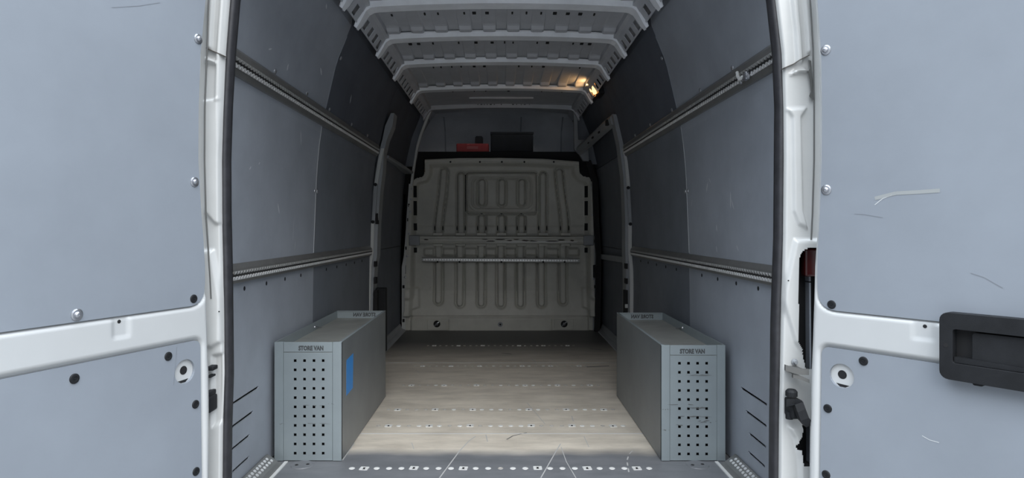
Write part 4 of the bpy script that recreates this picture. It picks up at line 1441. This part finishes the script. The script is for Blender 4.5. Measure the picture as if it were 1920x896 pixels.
# ------------------------------------------------------------------ storage cabinets over the wheel arches
def cabinet(s, name, label, xin, xout, yf, yr, h, cols, rows_z, sticker):
    root = empty(name, (s * (xin + xout) / 2, (yf + yr) / 2, 0.0))
    rx, ry = root.location.x, root.location.y
    L = lambda x, y, z: Vector((x - rx, y - ry, z))
    x0, x1 = sorted((s * xin, s * xout))
    lip = .038
    zt = h - lip
    th = .003
    # front sheet with 44 square openings
    def square(cx, cz, r=.0052): return [(cx - r, cz - r), (cx - r, cz + r), (cx + r, cz + r), (cx + r, cz - r)]
    holes = [square(cx, cz) for cx in cols for cz in rows_z]
    fl = .034                                            # folded flange width at both sides
    xi0, xi1 = x0 + fl * (1.0 if s < 0 else .95), x1 - fl * (1.0 if s < 0 else .95)
    bm = bmesh.new()
    holed_plate(bm, [(xi0 + .001, .003), (xi1 - .001, .003), (xi1 - .001, zt - .002), (xi0 + .001, zt - .002)], holes, lambda a, b, t: L(a, yf - t, b), -.002, 0.0)
    from_bm('perforated_front', bm, M['cab'], root)
    bm = bmesh.new()
    box(bm, xi0 + .001 - rx, xi1 - .001 - rx, yf - .001 - ry, yf + .002 - ry, zt, h, bev=.0008, seg=1)
    fh = from_bm('front_header', bm, M['cab'], root)
    for a, b in ((x0, xi0), (xi1, x1)):
        bm = bmesh.new()
        box(bm, a - rx, b - rx, yf - .002 - ry, yf + .012 - ry, .002, h, bev=.001, seg=1)
        from_bm('corner_flange', bm, M['cab'], root)
    # inside darkness: body shell behind the front
    bm = bmesh.new()
    xs = s * xin
    box(bm, *sorted((xs - rx, xs + s * .003 - rx)), yf + .001 - ry, yr - ry, .003, h, bev=.0008, seg=1)
    side = from_bm('side_panel', bm, M['cab_side_shaded'], root)
    bm = bmesh.new()
    xs2 = s * xout
    box(bm, *sorted((xs2 - rx, xs2 - s * .003 - rx)), yf + .001 - ry, yr - ry, .003, h)
    from_bm('back_panel', bm, M['cab'], root)
    bm = bmesh.new()
    box(bm, x0 + .003 - rx, x1 - .003 - rx, yf + .0025 - ry, yr - .003 - ry, zt - .004, zt)
    from_bm('tray_top', bm, M['cab_top'], root)
    bm = bmesh.new()
    box(bm, x0 - rx, x1 - rx, yr - .003 - ry, yr - ry, .003, h)
    rear = from_bm('rear_panel', bm, M['cab'], root)
    bm = bmesh.new()
    box(bm, x0 + .004 - rx, x1 - .004 - rx, yf + .05 - ry, yf + .054 - ry, .004, zt - .006)
    box(bm, x0 + .004 - rx, x1 - .004 - rx, yf + .004 - ry, yf + .05 - ry, .001, .004)
    from_bm('inner_dark_sheet', bm, M['dark'], root)  # darkness behind the holes put into the colour of these sheets
    # raised rim edge catching light along the aisle
    bm = bmesh.new()
    box(bm, *sorted((xs - s * .001 - rx, xs + s * .010 - rx)), yf + .002 - ry, yr - ry, h - .002, h + .0012, bev=.0006, seg=1)
    from_bm('folded_edge', bm, M['cab'], root)
    # stencilled lettering on the front header and, seen from behind, on the rear upstand
    xc = (x0 + x1) / 2
    tw = .096
    text_mesh('lettering', 'STORE VAN', .0245, M['print'], fh, lambda a, b, c: L(xc + (.012 if s < 0 else -.004) + a, yf - .0016 - c, h - .024 + b * .95), bold=.0013, width=tw)
    txr = xc + (.017 if s < 0 else .012)
    text_mesh('lettering', 'STORE VAN', .028, M['print'], rear, lambda a, b, c: L(txr - a, yr - .0036 - c, h - .021 + b * .95), bold=.0013, width=.118)
    bm = bmesh.new()
    box(bm, x0 + .006 - rx, x1 - .006 - rx, yr - .0045 - ry, yr - .003 - ry, h - .006, h - .0045)
    from_bm('fold_line', bm, M['scuffmark'], rear)
    # rivets along the tray and the foot of the aisle side
    nrm = (-s, 0, 0)
    Ylist = [(yf + .03, zt - .02), (yf + .20, zt + .008), (yf + .37, zt + .002), (yf + .56, zt - .002), (yf + .78, zt - .005), (yr - .012, zt - .004), (yf + .03, .12 if s < 0 else .30),
             (yf + .012, .045), (yf + .03, .02), (yf + .30, .02), (yf + .55, .018), (yr - .03, .03), (yr - .012, .075)]
    for y, z in Ylist:
        o = put(ME_RIVET, 'rivet', Vector((s * xin, y, z)), nrm, side)
        o.matrix_world = Matrix.Translation(Vector((s * xin - rx, y - ry, z))) @ Vector(nrm).to_track_quat('Z', 'Y').to_matrix().to_4x4()
    # screw that holds the tray upstand to the wall
    ysc = 2.98 if s < 0 else 3.03
    bm = bmesh.new()
    disc_stack(bm, L(s * (xout - .0035), ysc, zt + .016), (-s, 0, .3), [(.007, 0), (.006, .004), (0, .006)], 10)
    tube(bm, [L(s * (xout - .004), ysc + .01, zt + .014), L(s * (xout - .022), ysc + .045, zt + .006)], .0025, 6)
    from_bm('wall_screw', bm, M['zinc'], root)
    if sticker:
        bm = bmesh.new()
        xx = s * xin - s * .0006
        q = [(2.535, .232), (2.645, .236), (2.652, .378), (2.537, .372)]
        f1 = [bm.verts.new(L(xx, y, z)) for y, z in q]; f2 = [bm.verts.new(L(xx + s * .0005, y, z)) for y, z in q]
        bm.faces.new(f1); bm.faces.new(f2[::-1])
        for k in range(4):
            bm.faces.new((f1[k], f1[(k + 1) % 4], f2[(k + 1) % 4], f2[k]))
        st = from_bm('sticker', bm, M['blue'], side)
        st['label'] = 'blue sticker'
    # black rub marks on the front sheet
    rnd = random.Random(5 if s < 0 else 11)
    marks = ([(.02, .215, .10), (.03, .145, .12), (-.10, .145, .03), (.09, .22, .03)] if s < 0 else
             [(-.02, .218, .16), (.02, .205, .10), (-.105, .20, .035), (.0, .172, .14), (.05, .155, .09), (-.04, .14, .06), (.02, .33, .10), (-.105, .12, .03), (.05, .15, .05)])
    for dx, z, ln in marks:
        bm = bmesh.new()
        n = 8
        top, bot = [], []
        for k in range(n + 1):
            x = xc + dx + (k / n - .5) * ln
            x = min(max(x, x0 + .003), x1 - .003)
            ww = (.0012 if s < 0 else .0026) * rnd.uniform(.15, 1) * math.sin(math.pi * (k + .3) / (n + .6))
            zz = z + rnd.uniform(-.002, .002)
            top.append((x, zz + ww)); bot.append((x, zz - ww))
        q = top + bot[::-1]
        for k in range(n):
            if rnd.random() < .3:
                continue
            bm.faces.new([bm.verts.new(L(a, yf - .0024, b)) for a, b in (top[k], top[k + 1], bot[k + 1], bot[k])])
        if bm.faces:
            from_bm('rub_mark', bm, M['scuffmark'], root, kind='stuff')
        else:
            bm.free()
    tag(root, label, 'cabinet', 'steel cabinets over the wheel arches')
    return root
KC = 2.46 / F
colsL = [(p - CX) * KC for p in (553.4, 571, 588.6, 605.9)]
rowsL = [CAMZ - (676 + 17.36 * k - CY) * KC for k in range(11)]
cabL = cabinet(-1, 'storage_cabinet', 'grey perforated steel cabinet with a blue sticker on its aisle side', .614, .872, 2.46, 3.395, .458, colsL, rowsL, True)
colsR = [(p - CX) * KC for p in (1274, 1291, 1308, 1325)]
rowsR = [CAMZ - (681 + 17.0 * k - CY) * KC for k in range(11)]
cabR = cabinet(1, 'storage_cabinet', 'grey perforated steel cabinet without sticker, black scuffs across its front', .615, .861, 2.46, 3.41, .446, colsR, rowsR, False)

# ------------------------------------------------------------------ lashing rails on the walls
def rail(s, y0, y1, zc, prof, track, name, label, grp, gain=1.0):
    """prof: [(inward offset, dz)] of the extruded body; track: (n0, dz0, n1, dz1) plane of the toothed face"""
    root = empty(name, (s * wx(zc), (y0 + y1) / 2, zc))
    rx, ry, rz = root.location
    bm = bmesh.new()
    sweep(bm, [(0, y0 - ry, 0), (0, y1 - ry, 0)], lambda i: [(s * (wx(zc + dz) - nn) - rx, 0, dz) for nn, dz in prof])
    from_bm('rail_body', bm, M['alu'], root)
    n0, a0, n1, a1 = track
    P_ = lambda f, y, o: Vector((s * (wx(zc + a0 + (a1 - a0) * f) - (n0 + (n1 - n0) * f) - o) - rx, y - ry, a0 + (a1 - a0) * f))
    # groove
    bm = bmesh.new()
    v = [bm.verts.new(P_(f, y, o)) for o in (0, .0008) for f, y in ((.05, y0), (.95, y0), (.95, y1), (.05, y1))]
    for q in ((0, 1, 2, 3), (7, 6, 5, 4), (0, 4, 5, 1), (1, 5, 6, 2), (2, 6, 7, 3), (3, 7, 4, 0)):
        bm.faces.new([v[i] for i in q])
    from_bm('rail_groove', bm, M['alu_dark'], root)
    # two toothed lips of the groove
    pitch = .0235
    n = int((y1 - y0) / pitch)
    for base, tip, mm in ((.0, .36, M['alu_mid']), (1.0, .60, M['alu_bright'])):
        bm = bmesh.new()
        prev = None
        for k in range(n):
            ya = y0 + k * pitch
            pts = [(base, ya), (base + (tip - base) * .35, ya + pitch * .08), (tip, ya + pitch * .36), (tip, ya + pitch * .64), (base + (tip - base) * .35, ya + pitch * .92), (base, ya + pitch)]
            t_ = .0022
            A = [bm.verts.new(P_(f, y, t_ + (.0022 if 0 < i < 5 else 0))) for i, (f, y) in enumerate(pts)]
            B = [bm.verts.new(P_(f, y, 0)) for f, y in pts]
            bm.faces.new(A)
            for i in range(5):
                bm.faces.new((A[i], A[i + 1], B[i + 1], B[i]))
        from_bm('rail_teeth', bm, mm, root, kind='stuff', fix=False)
    tag(root, label, 'rail', grp)
    return root
up_prof = [(0.0, .040), (.005, .040), (.013, .030), (.017, .012), (.017, -.022), (.012, -.038), (0.0, -.038)]
lo_prof = [(0.0, .036), (.003, .036), (.016, .020), (.019, .014), (.019, -.018), (.015, -.028), (0.0, -.030)]
G = 'toothed lashing rails on the van walls'
rail(-1, 1.90, 4.30, 1.416, up_prof, (.0172, .010, .0172, -.021), 'lashing_rail', 'upper toothed aluminium rail along the wall with the stickered cabinet', G)
rail(1, 1.90, 4.30, 1.418, up_prof, (.0172, .010, .0172, -.021), 'lashing_rail', 'upper toothed aluminium rail with a small metal clip hooked on it', G)
rail(-1, 1.90, 4.30, .742, lo_prof, (.0194, .013, .0194, -.017), 'lashing_rail', 'lower toothed aluminium rail above the cabinet with the blue sticker', G)
rail(1, 1.90, 4.30, .738, lo_prof, (.0194, .013, .0194, -.017), 'lashing_rail', 'lower toothed aluminium rail above the scuffed cabinet without sticker', G)

# short toothed strips on the floor at the wall foot
for s, lb in ((-1, 'short toothed strip on the floor before the cabinet with the blue sticker'), (1, 'short toothed strip on the floor before the scuffed cabinet without sticker')):
    root = empty('floor_rail', (s * .865, 2.15, 0))
    bm = bmesh.new()
    loop = [(s * .024, 0, .0), (s * .024, 0, .040), (s * .018, 0, .042), (-s * .020, 0, .014), (-s * .034, 0, .010), (-s * .036, 0, 0)]
    sweep(bm, [(0, -.27, 0), (0, .27, 0)], lambda i: loop)
    from_bm('strip_body', bm, M['alu'], root)
    bm = bmesh.new()
    for k in range(22):
        y = -.26 + .0235 * k
        for f in (.25, .6):
            cx_, cz_ = s * (.018 - .038 * f), .042 - .028 * f
            disc_stack(bm, (cx_, y + (.011 if f > .5 else 0), cz_), (-s * .6, 0, .8), [(.007, -.001), (.006, .003), (0, .005)], 6)
    from_bm('strip_teeth', bm, M['alu_bright'], root, kind='stuff')
    bm = bmesh.new()
    box(bm, *sorted((-s * .036, -s * .048)), -.27, .30, 0, .004)
    from_bm('edge_strip', bm, M['bright'], root)
    tag(root, lb, 'rail', 'short floor strips at the rear')

# clip fitting hooked on the upper right rail
pc = PX(1402, 165, 2.13)
clip = empty('rail_clip', (wx(1.41) - .022, 2.13, 1.392))
bm = bmesh.new()
box(bm, -.012, .004, -.016, .016, -.004, .022, bev=.004)
from_bm('clip_body', bm, M['zinc'], clip)
bm = bmesh.new()
tube(bm, [(-.008, .012, .012), (-.012, .035, .008), (-.010, .055, .018), (-.006, .075, .040)], .006, 8)
from_bm('lever', bm, M['bright'], clip)
bm = bmesh.new()
disc_stack(bm, (-.010, -.022, .008), (-1, 0, 0), [(.008, 0), (.007, .006), (0, .008)], 10)
from_bm('stud', bm, M['zinc'], clip)
bm = bmesh.new()
disc_stack(bm, (-.006, .035, -.004), (-1, 0, 0), [(.006, 0), (.005, .006), (0, .008)], 10)
from_bm('stud', bm, M['zinc'], clip)
tag(clip, 'small shiny metal clip hooked on the upper toothed rail', 'clip')

# ------------------------------------------------------------------ interior lamp (lit)
lamp = empty('interior_lamp', (.655, 4.52, 1.885))
bm = bmesh.new()
box(bm, -.012, .030, -.10, .10, -.055, .045, bev=.008)
for v in bm.verts:
    v.co.x += (v.co.z - .045) * -.35
from_bm('housing', bm, M['black'], lamp)
bm = bmesh.new()
box(bm, -.022, -.010, -.085, .085, -.044, .036, bev=.005)
for v in bm.verts:
    v.co.x += (v.co.z - .045) * -.35
from_bm('lens', bm, M['lens'], lamp)
for y, z, r, h in ((-.050, -.018, .034, .038), (.045, .010, .026, .028)):
    bm = bmesh.new()
    bmesh.ops.create_uvsphere(bm, u_segments=14, v_segments=10, radius=1.0)
    for v in bm.verts:
        v.co = Vector((v.co.x * r * .6 - .024 - (z - .045) * .35, v.co.y * r + y, v.co.z * h + z))
    from_bm('bulb', bm, M['bulb'], lamp, smooth=True)
bm = bmesh.new()
tube(bm, [(-.014, -.09, .05), (.0, -.10, .0), (.024, -.10, -.05)], .005, 6)
tube(bm, [(-.020, -.01, .046), (-.008, -.012, .0), (.016, -.012, -.05)], .005, 6)
from_bm('cage_bar', bm, M['black'], lamp, kind='stuff')
tag(lamp, 'lit interior lamp glowing warm orange on the roof side rail', 'lamp')
ld = bpy.data.lights.new('lamp_light', 'SPOT')
ld.color = (1.0, .56, .22)
ld.energy = 0.9
ld.spot_size = math.radians(150)
ld.spot_blend = .6
ld.shadow_soft_size = .01
lo_ = bpy.data.objects.new('lamp_light', ld)
C.objects.link(lo_)
lo_.parent = lamp
lo_.location = (-.05, 0, 0)
lo_.rotation_euler = Vector((-.85, .1, .5)).to_track_quat('-Z', 'Y').to_euler()
